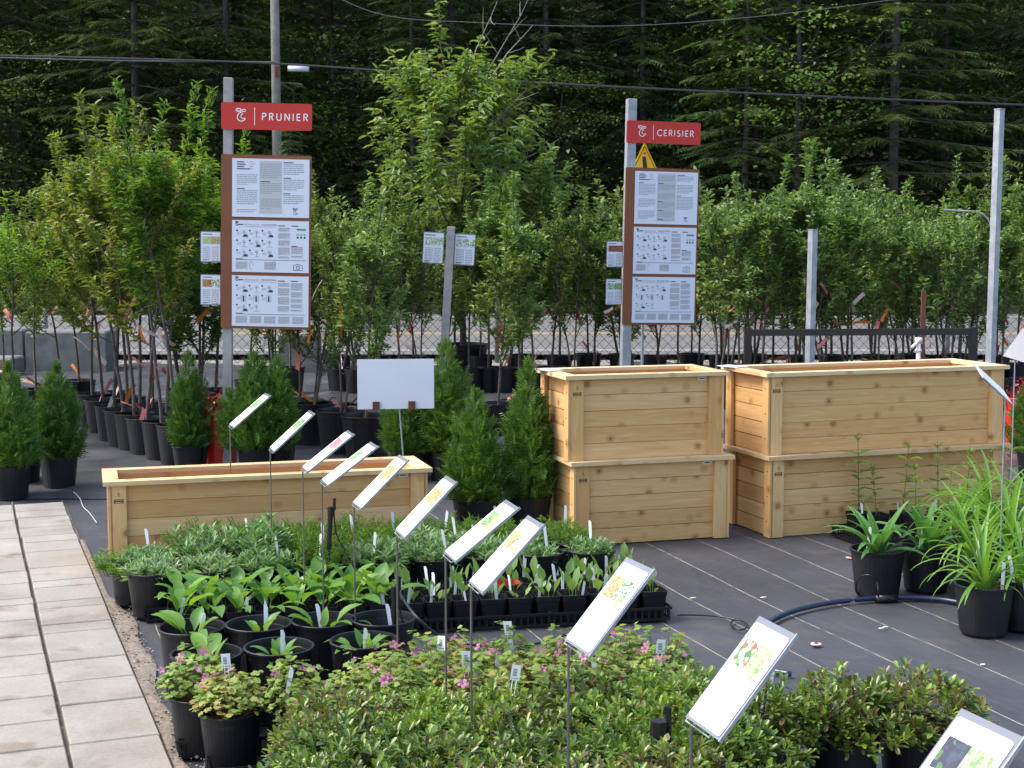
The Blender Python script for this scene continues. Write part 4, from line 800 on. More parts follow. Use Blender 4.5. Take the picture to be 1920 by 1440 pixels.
def sign(loc, rz, roll, zt, wordtxt, label, zred, zboard, cards, W, HB, HR, k, em, ln_x, wx, wh, wg, cw, tri=False):
    t = thing('plant_sign', label, 'sign', loc, rz); t.rotation_euler = (0, roll, rz)
    pw = 16.5*k; MB().box((0, 0, zt/2), (pw, pw, zt), ch=.004).build('post', M['weath'] if not tri else M['galv'], t)
    x0 = -pw/2-3*k; pl = rounded(W, HR, .012, .012, 'red_plaque', M['red'], t, (x0, -pw/2-.014, zred))
    mb = MB(); emblem(mb, em[0], HR*.30, em[1], .0062, -.0015); mb.build('emblem', M['white'], pl)
    MB().rect(ln_x, ln_x+.004, HR*.16, HR*.82, -.0015).build('divider_line', M['white'], pl)
    mb = MB(); word(mb, wordtxt, wx, HR*.36, wh, .0070, wg, -.0015); mb.build('lettering', M['white'], pl, kind='stuff')
    rounded(W, HB, .012, .014, 'brown_board', M['brown'], t, (x0, -pw/2-.016, zboard))
    sw = W*.853; sx = x0+W*.125
    for q, (f0, f1) in enumerate(((.022, .355), (.374, .672), (.692, .985))):
        hh = HB*(f1-f0); z = zboard+HB*(1-f1); s = MB().box((sw/2, 0, hh/2), (sw, .004, hh)).build('info_sheet', M['sheet'], t, (sx, -pw/2-.019, z)); mb = MB()
        if q == 0: text_sheet(mb, sw, hh, -.003, 5+len(wordtxt))
        else:
            diagram_sheet(mb, sw, hh, -.003, q, q == 2)
            a, b = HEAD['pl' if q == 1 else 'pr']
            ob('heading', a, s, (sw*.158, -.0032, hh*.90), rot=(math.pi/2, 0, 0), scale=sw*1.05); ob('heading', b, s, (sw*.385, -.0032, hh*.90), rot=(math.pi/2, 0, 0), scale=sw*1.05)
        mb.build('printed_text', INKS, s, kind='stuff')
    for (cx, cz, p1, p2) in cards: info_card(t, cx, cz, cw, cw*1.52, p1, p2, y=-.01)
    return t
def zz(py, d): return CH+(450-py)/FPX*d
d1 = 10.4; k1 = d1/FPX
p = deep(421, d1); sign((p.x, p.y, 0), -YAW+math.radians(1), math.radians(1.2), zz(152, d1), 'PRUNIER', 'tall sign post with red PRUNIER plaque above a brown information board', zz(246, d1), zz(614, d1), [(-51*k1, zz(492, d1), 'lime', 'yel'), (-51*k1, zz(572, d1), 'fruit', 'white')], 167*k1, 322*k1, 49*k1, k1, (.105, .066), .229, .285, .047, .52, 38*k1)
d2 = 13.5; k2 = d2/FPX
p = deep(1171, d2); sign((p.x, p.y, 0), -YAW+math.radians(14), math.radians(1.0), zz(190, d2), 'CERISIER', 'tall sign post with red CERISIER plaque above a brown information board', zz(271, d2), zz(608, d2), [(-42*k2, zz(501, d2), 'cherry', 'cherry'), (-42*k2, zz(571, d2), 'white', 'green')], 145*k2, 292*k2, 41*k2, k2, (.11, .073), .25, .29, .052, .46, 32*k2, tri=True)
# yellow warning triangle behind the cherry sign
t = thing('warning_sign', 'yellow triangular warning sign showing between the red CERISIER plaque and brown board', 'warning sign', deep(1206, 13.9, 0), -YAW+.1)
hT = .44; wT = .43; zb = zz(270, 13.9)-hT
MB().add([(-wT/2, 0, zb), (wT/2, 0, zb), (.0, 0, zb+hT), (-wT/2, .01, zb), (wT/2, .01, zb), (0, .01, zb+hT)], [(0, 1, 2), (5, 4, 3), (0, 3, 4, 1), (1, 4, 5, 2), (2, 5, 3, 0)]).build('panel', M['yellow'], t)
b = MB(); 
for a, c in (((-.19, .022), (0, .405)), ((0, .405), (.19, .022)), ((-.19, .022), (.19, .022))): b.ribbon([(a[0], zb+a[1]), (c[0], zb+c[1])], .006, -.002)
b.add([(-.022, -.002, zb+.31), (.012, -.002, zb+.31), (.050, -.002, zb+.05), (.0, -.002, zb+.05)], [(0, 1, 2, 3)]); b.rect(-.010, .010, zb+.335, zb+.348, -.002); b.build('black_symbol', M['ink'], t)
MB().tube([(0, .03, 0), (0, .03, zb+.1)], .014, 8).build('post', M['galv'], t)
# leaning post with two cards
d3 = 11.8; p = deep(822, d3); t = thing('card_post', 'leaning grey post carrying two small plant cards near the picture middle', 'sign post', p, -YAW)
t.rotation_euler = (0, math.radians(3.4), -YAW); MB().box((0, 0, .88), (.062, .062, zz(425, d3)), ch=.004).build('post', M['weath'], t, (0, 0, -.0))
info_card(t, -.215, zz(495, d3), .165, .25, 'bw', 'bw', -.0); info_card(t, .035, zz(495, d3), .165, .25, 'bw', 'white', .005)
for px, top, d, lab, wd in ((1519, 432, 11.3, 'short grey square post behind the long planter', .064), (1859, 210, 10.8, 'tall grey square post near the right picture edge', .064)):
    t = thing('metal_post', lab, 'post', deep(px, d), -YAW+.6); t.rotation_euler = (0, math.radians(.4), -YAW+.55)
    MB().box((0, 0, zz(top, d)/2), (wd*.8, wd*.8, zz(top, d)), ch=.003).build('post', M['galv'], t); MB().box((0, 0, zz(top, d)+.004), (wd*.86, wd*.86, .008)).build('cap', M['galv'], t)
# curved wire on the tall post
tag(MB().tube([deep(x, 10.9, zz(y, 10.9)) for x, y in [(1857, 440), (1850, 415), (1838, 402), (1820, 397), (1795, 396), (1765, 394)]], .007, 6).build('bent_pipe', M['galv']), 'thin pale bent pipe reaching left from the tall grey post', 'pipe')
# black frame behind the long planter
d4 = 9.6; t = thing('black_frame', 'black tube frame standing behind the long stacked planter', 'frame', deep(1397, d4), -YAW); L4 = (1832-1397)/FPX*d4; z4 = zz(622, d4)
MB().box((L4/2, 0, z4), (L4-.01, .042, .042), Matrix.Rotation(math.radians(-.3), 3, 'Y')).build('top_rail', M['blk'], t)
for x in (.02, L4-.02):
    MB().box((x, 0, (z4+.03)/2), (.045, .05, z4+.03)).build('leg', M['blk'], t)
MB().box((L4/2, 0, .25), (L4-.06, .035, .035)).build('bottom_rail', M['blk'], t)
t = thing('rusty_stake', 'rusty brown steel stake behind the black frame', 'stake', deep(1731, 9.9), -YAW); MB().box((0, 0, zz(545, 9.9)/2), (.030, .012, zz(545, 9.9))).box((0, .012, zz(545, 9.9)/2), (.012, .022, zz(545, 9.9)-.002)).build('stake', M['rust'], t)
t = thing('water_tap', 'white plastic water tap standing under the black frame rail', 'tap', deep(1724, 9.75), -YAW); z = zz(668, 9.75)
MB().tube([(0, 0, 0), (0, 0, z+.11)], .014, 10).build('pipe', M['pvc'], t, smooth=True); MB().tube([(0, 0, z+.03), (0, 0, z+.05)], .022, 12).tube([(0, 0, z+.085), (0, 0, z+.125)], .024, 12).tube([(0, 0, z+.10), (-.05, -.02, z+.06)], .011, 8).build('valve', M['pvc'], t, smooth=True)
# blank white board
d5 = 9.3; t = thing('blank_board', 'blank white rectangular board on a thin rod in front of the trees', 'sign board', deep(747, d5), -YAW+.12)
wB = 144/FPX*d5; hB = 94/FPX*d5; zB = zz(767, d5)
MB().box((-.02, 0, zB+hB/2), (wB, .006, hB), Matrix.Rotation(math.radians(0), 3, 'Y')).build('board', M['foam'], t)
for x in (-.145, .08): MB().box((x, -.008, zB+.022), (.044, .020, .052)).build('clip', M['rust'], t)
MB().tube([(.045, .012, 0), (-.0, .012, zB+.03)], .0055, 6).build('rod', M['galv'], t)
# ---------------------------------------------------------------- plant information cards on rods
def lab_card(x, y, z, az, tilt, photos, label, W=.155, L=.25, lean=0.0, name='plant_label_stand', ground=0, photo_layout=2, blank=False):
    t = thing(name, label, 'plant label', (x, y, ground), 0, 'plant labels on thin rods')
    h = Vector((math.cos(az), math.sin(az), 0)); up = h*math.cos(tilt)+Vector((0, 0, math.sin(tilt))); wd = Vector((h.y, -h.x, 0)); nn = wd.cross(up).normalized()
    Rm = Matrix((wd, up, nn)).transposed().to_4x4(); Rm.translation = Vector((0, 0, z-ground))
    def pc(name, mb, mat, kids=None): o = mb.build(name, mat, t); o.matrix_local = Rm; return o
    bo = MB().box((W/2, L/2, -.003), (W, L, .0032)); ho = pc('card_holder', bo, M['sleeve'])
    cd = MB(); r = .008; pts = arc(W-.010-r, L-.014-r, r, r, 0, 90, 4)+arc(.006+r, L-.014-r, r, r, 90, 180, 4)+arc(.006+r, .006+r, r, r, 180, 270, 4)+arc(W-.010-r, .006+r, r, r, 270, 360, 4)
    n = len(pts); cd.add([(a, b, .0005) for a, b in pts]+[(a, b, -.001) for a, b in pts], [tuple(range(n))]+[(i, n+i, n+(i+1) % n, (i+1) % n) for i in range(n)]); c = pc('card', cd, M['card'])
    k = len(photos)
    for q, ph in enumerate(photos):
        a0 = .018+q*(W-.042)/k; a1 = .018+(q+1)*(W-.042)/k-.001
        MB().add([(a0, L*.56, .0012), (a1, L*.56, .0012), (a1, L*.80, .0012), (a0, L*.80, .0012)], [(0, 1, 2, 3)]).build('printed_photo', PH[ph], c)
    if not blank:
        mb = MB(); rs = random.Random(int(y*100))
        for (xa, xb, yy) in ((.02, .055, .90), (.02, .085, .865)):
            xx = xa
            while xx < xb: l = rs.uniform(.005, .012); mb.add([(xx, L*yy, .0012), (xx+l, L*yy, .0012), (xx+l, L*yy+.0035, .0012), (xx, L*yy+.0035, .0012)], [(0, 1, 2, 3)]); xx += l+.003
        mb.add([(.016, .012, .0012), (.022, .012, .0012), (.022, .022, .0012), (.016, .022, .0012)], [(0, 1, 2, 3)]); mb.build('printed_text', M['grey'], c)
        mb = MB().add([(W-.040+.017*math.cos(a), L*.565+.017*math.sin(a), .0016) for a in np.linspace(0, 5.9, 14)], [tuple(range(14))]); mb.build('round_badge', PH['lime'], c)
    cl = MB().tube([(-.004, .004, -.012), (-.004, -.006, -.010), (W*.66, -.006, -.010), (W*.66, .03, -.012)], .0022, 6); cl.box((W+.001, L/2, -.001), (.003, L+.004, .007)); pc('clip_frame', cl, M['galv'])
    b0 = Rm @ Vector((W*.12, -.004, -.010)); MB().tube([(b0.x+lean*.02, b0.y, 0), (b0.x, b0.y, b0.z*.5), tuple(b0)], .0032, 6).build('rod', M['rod'], t)
    return t
cards = [(1.304, 7.649, .697, -.011, .692, ['green'], 'smallest and farthest white plant label, its photo pale'), (1.306, 6.607, .713, -.067, .731, ['green'], 'second farthest label, a plain green photo on white'),
    (1.346, 6.116, .693, -.064, .653, ['pink', 'pink'], 'white label with magenta pink flower photo, third farthest'), (1.33, 5.698, .703, -.059, .625, ['green', 'bw'], 'narrow white label with green and black photo in front of low planter'),
    (1.355, 5.299, .678, -.048, .765, ['yel', 'yel'], 'white label with pink and yellow photo before the low planter right end'), (1.342, 4.684, .689, -.075, .788, ['yel', 'red'], 'white label with red and yellow photo left of the cedar pair'),
    (1.365, 4.227, .704, -.089, .661, ['green', 'lime'], 'white label with all green leaf photo before the cedar pots'), (1.311, 3.838, .702, -.078, .802, ['red', 'bw'], 'white label with orange red flower photo over the silver pots'),
    (1.337, 3.205, .697, -.001, .859, ['red', 'white'], 'large white label with red photo beside white petals photo'), (1.33, 2.56, .707, -.044, .876, ['bud', 'lime'], 'largest fully visible label with a red bud and lime leaf photo'),
    ]
for x, y, z, a, tl, ph, lab in cards: lab_card(x, y, z, a, tl, ph, lab)
TL = at(1801.7, 1326.7, .888); lab_card(TL.x-.25*math.cos(.85), TL.y, .70, .0, .85, ['spike', 'lime'], 'nearest white label cut by the bottom edge, showing a white flower spike')
def flat_card(px, py, d, u, v, W, L, label, mat):
    z = zz(py, d); c = deep(px, d, z); t = thing('plant_label_stand', label, 'plant label', (c.x, c.y, 0), 0, 'plant labels on thin rods')
    F3 = Vector((math.sin(YAW), math.cos(YAW), 0)); R3 = Vector(RT); cv = lambda a: (R3*a[0]+F3*a[1]+Vector((0, 0, a[2]))).normalized()
    U, V_ = cv(u), cv(v); Nn = U.cross(V_).normalized(); V_ = Nn.cross(U); Rm = Matrix((U, V_, Nn)).transposed().to_4x4(); Rm.translation = Vector((0, 0, z))
    o = MB().box((0, 0, 0), (L, W, .004)).build('card', mat, t); o.matrix_local = Rm
    o = MB().box((0, 0, -.004), (L+.006, W+.006, .003)).build('card_holder', M['sleeve'], t); o.matrix_local = Rm
    b0 = Rm @ Vector((-L*.45 if mat is M['card'] else L*.45, 0, -.006)); MB().tube([(b0.x, b0.y, 0), tuple(b0)], .003, 6).build('rod', M['galv'], t)
flat_card(1867, 720, 6.6, (.74, .25, -.62), (.1, 1, .30), .13, .20, 'grey back of a tilted label in front of the long planter right end', M['foam'])
flat_card(1922, 648, 7.6, (.62, .35, .72), (.75, -.6, -.05), .12, .19, 'bright white label cut by the right picture edge beside the long planter', M['card'])
# ---------------------------------------------------------------- foreground plants: generators
def big_leaf(L, Wd, a0, a1, pet, mat, n=8, fold=.25, prof=lambda u: math.sin(math.pi*min(1, u**.75))**.8, name='leaf', petw=.05, side=0.0):
    V = []; F = []; x = 0; z = 0; pts = []
    for i in range(n+1):
        t = i/n; a = a0+(a1-a0)*t; pts.append((x, z, a, t)); x += math.cos(a)*L/n; z += math.sin(a)*L/n
    for x, z, a, t in pts:
        u = max(0, (t-pet)/(1-pet)); w = Wd/2*max(petw, prof(u) if t > pet else petw)
        if t >= .999: w = .0008
        up = (-math.sin(a), math.cos(a)); yy = side*t*t*L
        V += [(x+up[0]*w*fold, yy-w, z+up[1]*w*fold), (x, yy, z), (x+up[0]*w*fold, yy+w, z+up[1]*w*fold)]
    for i in range(n):
        o = 3*i; F += [(o, o+1, o+4, o+3), (o+1, o+2, o+5, o+4)]
    me = MB().add(V, F).mesh(name, mat, True); return me
CL = [big_leaf(.20, .060, 1.15, -.1, .28, M['coneleaf']), big_leaf(.17, .055, 1.35, .5, .3, M['coneleaf']), big_leaf(.22, .062, 1.0, -.5, .3, M['coneleaf'], side=.1), big_leaf(.14, .05, 1.4, .9, .25, M['coneleaf'], side=-.1), big_leaf(.19, .065, 1.2, .2, .35, M['coneleaf'], fold=.4)]
HL = [big_leaf(.115, .034, 1.45, 1.15, .45, M['hosta'], 6, .3), big_leaf(.10, .038, 1.35, .8, .45, M['hosta'], 6, .2), big_leaf(.13, .036, 1.5, 1.3, .5, M['hosta'], 6, .35), big_leaf(.075, .026, 1.2, .5, .4, M['hosta'], 6, .2)]
pr = lambda u: (1-u)**.55*min(1, .55+u*3)
DL = [big_leaf(.50, .032, 1.3, -.9, .0, M['lily'], 12, .5, pr), big_leaf(.42, .031, 1.1, -1.25, .0, M['lily'], 12, .5, pr, side=.12), big_leaf(.52, .031, 1.42, -.2, .0, M['lily'], 12, .5, pr, side=-.08), big_leaf(.34, .030, .95, -1.2, .0, M['lily'], 10, .5, pr), big_leaf(.56, .030, 1.47, .3, .0, M['lily'], 12, .5, pr)]
pr2 = lambda u: math.sin(math.pi*min(1, (u*.92+.08)**.7))**.7
LL = [big_leaf(.29, .042, 1.35, .2, .0, M['lily2'], 8, .35, pr2), big_leaf(.34, .040, 1.15, -.5, .0, M['lily2'], 9, .35, pr2), big_leaf(.27, .042, 1.5, .9, .0, M['lily2'], 8, .4, pr2), big_leaf(.25, .036, .8, -.7, .0, M['lily2'], 8, .35, pr2)]
def leaves(t, vs_, n, z, off, s0, s1, r=rnd):
    a = r.uniform(0, 6.28)
    for k in range(n):
        aa = a+k*2.4+r.uniform(-.3, .3); rr = r.uniform(.2, 1)*off
        ob('leaf', r.choice(vs_), t, (rr*math.cos(aa), rr*math.sin(aa), z), rot=(r.uniform(-.15, .15), r.uniform(-.15, .15), aa), scale=r.uniform(s0, s1))
TAG = MB().add([(-.006, 0, 0), (.006, 0, 0), (.007, 0, .10), (.002, 0, .112), (-.007, 0, .112), (-.006, .001, 0), (.006, .001, 0), (.007, .001, .10), (.002, .001, .112), (-.007, .001, .112)],
   [(0, 1, 2, 3, 4), (9, 8, 7, 6, 5), (0, 5, 6, 1), (1, 6, 7, 2), (2, 7, 8, 3), (3, 8, 9, 4), (4, 9, 5, 0)]).mesh('plant_tag', M['tagw'])
def ptag(t, z, off, s=1.0, lean=.25):
    ob('plant_tag', TAG, t, (rnd.uniform(-off, off), rnd.uniform(-off, off), z), rot=(rnd.uniform(-lean, lean), rnd.uniform(-lean, lean), -t.rotation_euler.z-YAW+rnd.uniform(-.7, .7)), scale=s)
bt = MB().box((0, 0, .14), (.028, .0012, .046)); bt.tube([(-.006, 0, 0), (-.006, 0, .12)], .0014, 4).tube([(.006, 0, 0), (.006, 0, .12)], .0014, 4)
for k in range(7): bt.rect(-.008, .004, .130+k*.0032, .1312+k*.0032+(.0008 if k % 3 == 0 else 0), -.0012, 1)
bt.rect(-.011, .011, .122, .1235, -.0012, 1)
BTAG = bt.mesh('price_tag', [M['tagw'], M['ink']])
def strap_plant(seed, nst, H, nl, leaf, wid, mat, spread, lean=.5, tip=1.0, gp=None, R=.09):
    """many upright stems carrying narrow leaves"""
    rs = np.random.RandomState(seed); P = []; D = []; L = []; paths = []
    for s in range(nst):
        a = rs.uniform(0, 6.283); r0 = R*rs.uniform(0, 1)**.5; h = H*rs.uniform(.55, 1.1); le = lean*rs.uniform(.2, 1)
        b = bez((r0*math.cos(a), r0*math.sin(a), 0), (math.cos(a)*le*r0/R, math.sin(a)*le*r0/R, 1), h, .25, rs, 5, .07); paths.append((b, .0018, .001))
        q = rs.uniform(.1, 1, nl)**.6*4.999; i = q.astype(int); p = b[i]+(b[i+1]-b[i])*(q-i)[:, None]; ax = (b[-1]-b[0])/np.linalg.norm(b[-1]-b[0])
        d = rv(rs, nl); d -= (d@ax)[:, None]*ax; d /= np.linalg.norm(d, axis=1)[:, None]; up_ = .45+.9*(q/5)[:, None]**2*tip; d = d+ax*up_
        P.append(p); D.append(d); L.append(leaf*rs.uniform(.6, 1.15, nl)*(1.15-.35*q/5))
    P = np.concatenate(P); D = np.concatenate(D); L = np.concatenate(L); n = len(P); 
    v, l, s = tube_np(paths, 3)
    return scatter(NARR, P, D, rv(rs, n)*.5+[0, 0, 1], L, wid*np.ones(n), [mat, M['stemg']], 'foliage', extra=(v, l, s))
SIL = [strap_plant(61, 44, .085, 17, .055, .0095, M['silver'], .1, .9), strap_plant(62, 40, .10, 18, .058, .010, M['silver'], .1, .8), strap_plant(63, 30, .18, 22, .065, .014, M['silver'], .1, .55)]
FEA = [strap_plant(64, 50, .15, 26, .035, .003, M['feath'], .1, .7), strap_plant(65, 46, .13, 26, .04, .0032, M['feath'], .1, 1.0)]
PALM_V = [(0, 0, 0)]; PALM_F = []
for k, (a, r) in enumerate([(-150, .42), (-120, .72), (-95, .55), (-62, .92), (-40, .70), (-14, 1.0), (14, 1.0), (40, .70), (62, .92), (95, .55), (120, .72), (150, .42)]):
    PALM_V.append((math.sin(math.radians(a))*r*.6, math.cos(math.radians(a))*r*.6+.35, .06*abs(math.sin(math.radians(a)))-.05*(k % 3 == 0)))
PALM_V[0] = (0, .35, .04); PALM_F = [(0, k+1, k) for k in range(1, 12)]+[(0, 1, 12)]
def gera(seed, R=.135, H=.14, n=330):
    rs = np.random.RandomState(seed); P = []; paths = []
    for k in range(n):
        a = rs.uniform(0, 6.283); f = rs.uniform(0, 1)**.5; dome = math.sqrt(max(0, 1-(f*.95)**2)); h = H*dome*rs.uniform(.45, 1.08)+.01; p = np.array([R*f*math.cos(a), R*f*math.sin(a), h]); P.append(p)
        if k % 2 == 0: paths.append((np.array([[p[0]*.25, p[1]*.25, -.01], [p[0]*.7, p[1]*.7, h*.6], p]), .0013, .0008))
    for k in range(7):
        a = rs.uniform(0, 6.28); r = R*rs.uniform(.1, .8); tip = np.array([r*math.cos(a)*1.1, r*math.sin(a)*1.1, H*rs.uniform(1.05, 1.4)]); paths.append((np.array([[r*.4*math.cos(a), r*.4*math.sin(a), 0.02], tip]), .0014, .001))
        for q in range(5): P.append(tip+rs.normal(size=3)*[.012, .012, .005])
    P = np.array(P); n = len(P); out = P*[1, 1, 0]; out /= np.linalg.norm(out, axis=1)[:, None]+1e-6; D = out+rv(rs, n)*.7; D[:, 2] = -.15+rs.normal(size=n)*.2; L = rs.uniform(.019, .036, n)
    v, l, s = tube_np(paths, 3)
    return scatter((PALM_V, PALM_F), P, D, np.array([0, 0, 1])+out*.5+rv(rs, n)*.35, L, L*1.15, [M['gera'], M['stemr']], 'foliage', extra=(v, l, s))
GER = [gera(71), gera(72, .14, .13), gera(73, .125, .155)]
fl = MB()
for k in range(5):
    a = k*1.2566; ca, sa = math.cos(a), math.sin(a); pt = lambda r, w, z: (r*ca-w*sa, r*sa+w*ca, z)
    fl.add([pt(.001, 0, 0), pt(.007, -.0045, .003), pt(.013, -.003, .003), pt(.013, .003, .003), pt(.007, .0045, .003)], [(0, 1, 2, 3, 4)])
FLO = fl.mesh('flower', M['petal'])
def azal(seed, R=.20, H=.125, n=240, mat='azal'):
    rs = np.random.RandomState(seed); P = []; D = []; L = []; paths = []
    for k in range(n):
        a = rs.uniform(0, 6.283); f = rs.uniform(0, 1)**.5; dome = math.sqrt(max(0, 1-(f*.97)**2)); lob = 1+.16*math.sin(3*a+seed)+.1*math.sin(7*a)
        c = np.array([R*lob*f*math.cos(a), R*lob*f*math.sin(a), H*dome*rs.uniform(.45, 1.3)*(1+.16*math.sin(5*a+seed))]); ax = np.array([c[0]*1.6/R, c[1]*1.6/R, 1.1])*1.0+rs.normal(size=3)*.35; ax /= np.linalg.norm(ax)
        if k % 3 == 0: paths.append((np.array([[c[0]*.2, c[1]*.2, -.01], [c[0]*.65, c[1]*.65, c[2]*.55], c]), .0016, .001))
        m = rs.randint(6, 10)
        for q in range(m):
            th = q*2.4; e1 = np.cross(ax, [.3, .5, .8]); e1 /= np.linalg.norm(e1); e2 = np.cross(ax, e1); t = q/m
            D.append((e1*math.cos(th)+e2*math.sin(th))*(1-.55*t)+ax*(.25+.9*t)); P.append(c-ax*.016*(1-t)); L.append(rs.uniform(.021, .034))
    P = np.array(P); D = np.array(D); L = np.array(L); n = len(P); v, l, s = tube_np(paths, 3)
    OB = ([(0, 0, 0), (-.40, .55, .06), (-.30, .88, .03), (.0, 1, -.05), (.30, .88, .03), (.40, .55, .06)], [(0, 3, 2, 1), (0, 5, 4, 3)])
    return scatter(OB, P, D, np.cross(D, rv(rs, n))*.2+[0, 0, 1], L, L*.52, [M[mat], M['twig']], 'foliage', extra=(v, l, s))
AZA = [azal(81), azal(82, .21, .115), azal(83, .19, .135, 240, 'azal2'), azal(84, .20, .12, 250, 'azal2')]
# pots for the foreground
PA = pot_mesh(.118, .25, 36); SA = soil_mesh(.098, .185)
PB = pot_mesh(.112, .20, 36); SB = soil_mesh(.100, .165)
PC = pot_mesh(.112, .195, 36); SC = soil_mesh(.100, .160); PG = pot_mesh(.096, .185, 36); SG = soil_mesh(.086, .152)
PD = pot_mesh(.125, .215, 36, M['potw']); SD = soil_mesh(.110, .175)
def sq_pot(mat):
    mb = MB(); h = .115; rings = [(.043, 0), (.052, .092), (.0545, .094), (.056, h), (.0525, h), (.050, .094), (.047, .055)]
    V = []; 
    for r, z in rings:
        c = r*.18
        V += [(x, y, z) for x, y in ((-r+c, -r), (r-c, -r), (r, -r+c), (r, r-c), (r-c, r), (-r+c, r), (-r, r-c), (-r, -r+c))]
    F = [(i*8+j, i*8+(j+1) % 8, (i+1)*8+(j+1) % 8, (i+1)*8+j) for i in range(len(rings)-1) for j in range(8)]+[tuple(range(7, -1, -1))]
    return mb.add(V, F).mesh('pot', mat)
SQ = sq_pot(M['pot']); SQO = sq_pot(M['terra']); SQS = MB().box((0, 0, .088), (.094, .094, .01)).mesh('soil', M['soil'])
def tray_mesh(L=.54, Wt=.275, h=.062):
    mb = MB(); mb.box((0, 0, .003), (L-.03, Wt-.03, .004))
    for z, gx in ((h-.005, 0), (.008, .012)):
        for s in (-1, 1): mb.box((0, s*(Wt/2-gx/2), z), (L-gx, .006, .011)); mb.box((s*(L/2-gx/2), 0, z), (.006, Wt-gx-.007, .011))
    for k in range(int(L/.03)):
        for s in (-1, 1): mb.box((-L/2+.018+k*.03, s*(Wt/2-.004), h/2), (.009, .003, h-.02))
    for k in range(int(Wt/.03)):
        for s in (-1, 1): mb.box((s*(L/2-.004), -Wt/2+.018+k*.03, h/2), (.003, .009, h-.02))
    return mb.mesh('plant_tray', M['pot'])
TR = tray_mesh()
def tray(x, y, rz, label): tag(ob('plant_tray', TR, None, (x, y, .004), rz), label, 'tray', 'black slotted plant trays')
# rows on slightly turned lines
yaw9 = math.radians(-9); ux, uy = math.cos(yaw9), math.sin(yaw9); px_, py_ = -uy, ux
OX, OY = .82, 6.045
for a in range(4):
    for b in range(2):
        cx = OX-.055+.27+a*.547; dy = .075+b*.283; tray(OX-.065+ux*(.27+a*.535)+px_*dy, OY+uy*(.27+a*.535)+py_*dy, yaw9, 'black slotted tray under square pots, %s from the left in the %s row' % (ORD[a], ('front', 'rear')[b]))
for b in range(4):
    for a in range(18):
        if b == 3 and a < 5: continue
        s = .000+a*.1185; dd = .02+b*.128
        x = OX+ux*s+px_*dd+rnd.uniform(-.004, .004); y = OY+uy*s+py_*dd+rnd.uniform(-.004, .004)
        cone = a < 8; orange = (a == 12 and b == 2)
        kind = 'coneflower with broad pointed leaves' if cone else 'hosta seedlings'
        lab = ('Orange square pot standing among the black seedling pots' if orange else 'Square pot of %s, %s from path, %s row' % (kind, ORD[a], ORD[b]))
        t = thing('square_pot_plant', lab, 'potted plant', (x, y, .012), yaw9+rnd.uniform(-.05, .05), 'small square pots with seedlings'); ob('pot', SQO if orange else SQ, t); ob('soil', SQS, t)
        if cone: leaves(t, CL, rnd.choice([5, 6, 7]), .09, .015, .65, 1.1)
        elif rnd.random() < .88: leaves(t, HL, rnd.choice([3, 4, 5, 6]), .09, .03, .7, 1.2)
        if rnd.random() < (.5 if cone else .85): ptag(t, .075, .035, rnd.uniform(.8, 1.1))
# silver and feathery rows
for b in range(3):
    for a in range(9):
        x = .77+a*.247; y = 6.53+b*.228-.135*(x-.72)
        if b == 2 and a < 1: continue
        fea = (b == 2) or (b == 1 and a in (3, 4, 8)) or (b == 0 and a == 3)
        v = rnd.choice(FEA) if fea else (SIL[2] if (b == 1 and a in (1, 2)) else rnd.choice(SIL[:2]))
        lab = 'Pot of %s, %s from the path, %s row before the planter' % ('feathery bright green stems' if fea else 'silvery narrow leaves', ORD[a], ('front', 'middle', 'rear')[b])
        t = thing('silver_leaf_plant' if not fea else 'feathery_leaf_plant', lab, 'potted plant', (x, y, .010), rnd.uniform(0, 6.28), 'round pots of silvery and feathery plants'); ob('pot', PB, t); ob('soil', SB, t)
        ob('foliage', v, t, (0, 0, .15), scale=rnd.uniform(.95, 1.15) if a < 7 else .82, kind='stuff')
        if rnd.random() < .7: ptag(t, .22, .07, 1.0, .15)
for a in range(4):
    x = 1.0+a*.55; tray(x, 6.56-.135*(x-.72), math.radians(-7.5), 'black slotted tray under the front row of silvery pots, %s from the path' % ORD[a])
t = thing('feathery_leaf_plant', 'feathery green plant spilling over its pot onto the path edge at left', 'potted plant', (.72, 6.78, .01), 0); ob('pot', PB, t); ob('soil', SB, t); ob('foliage', FEA[1], t, (0, 0, .13), scale=(1.5, 1.5, .75), kind='stuff')
# deep round pots with coneflowers
for i, (cx, cy, n, sc0) in enumerate([(360, 1173, 6, .9), (485, 1167, 5, .55), (607, 1160, 5, .8), (718, 1157, 2, .5), (387, 1222, 6, .8), (523, 1210, 11, .55), (683, 1198, 9, .62)]):
    p = at(cx, cy, .255); lab = ['leftmost deep black pot in the back row, broad leaves hanging over its rim', 'deep black pot with only two small leaves at its middle, back row', 'deep black pot in the back row crossed by a label rod, pale tag inside', 'nearly empty deep black pot beside the black irrigation stake', 'deep black pot behind the pink flowers with an arching leafy stem', 'deep black pot with a dense tuft of spoon shaped leaves', 'deep black pot with a low cluster of leaves and a large pale tag'][i]
    t = thing('round_pot_coneflower', lab, 'potted plant', (p.x, p.y, .004), rnd.uniform(0, 6)); ob('pot', PA, t); ob('soil', SA, t); leaves(t, CL, n, .19, .03, sc0*.85, sc0*1.15); 
    if i != 4: ptag(t, .18, .05, 1.1)
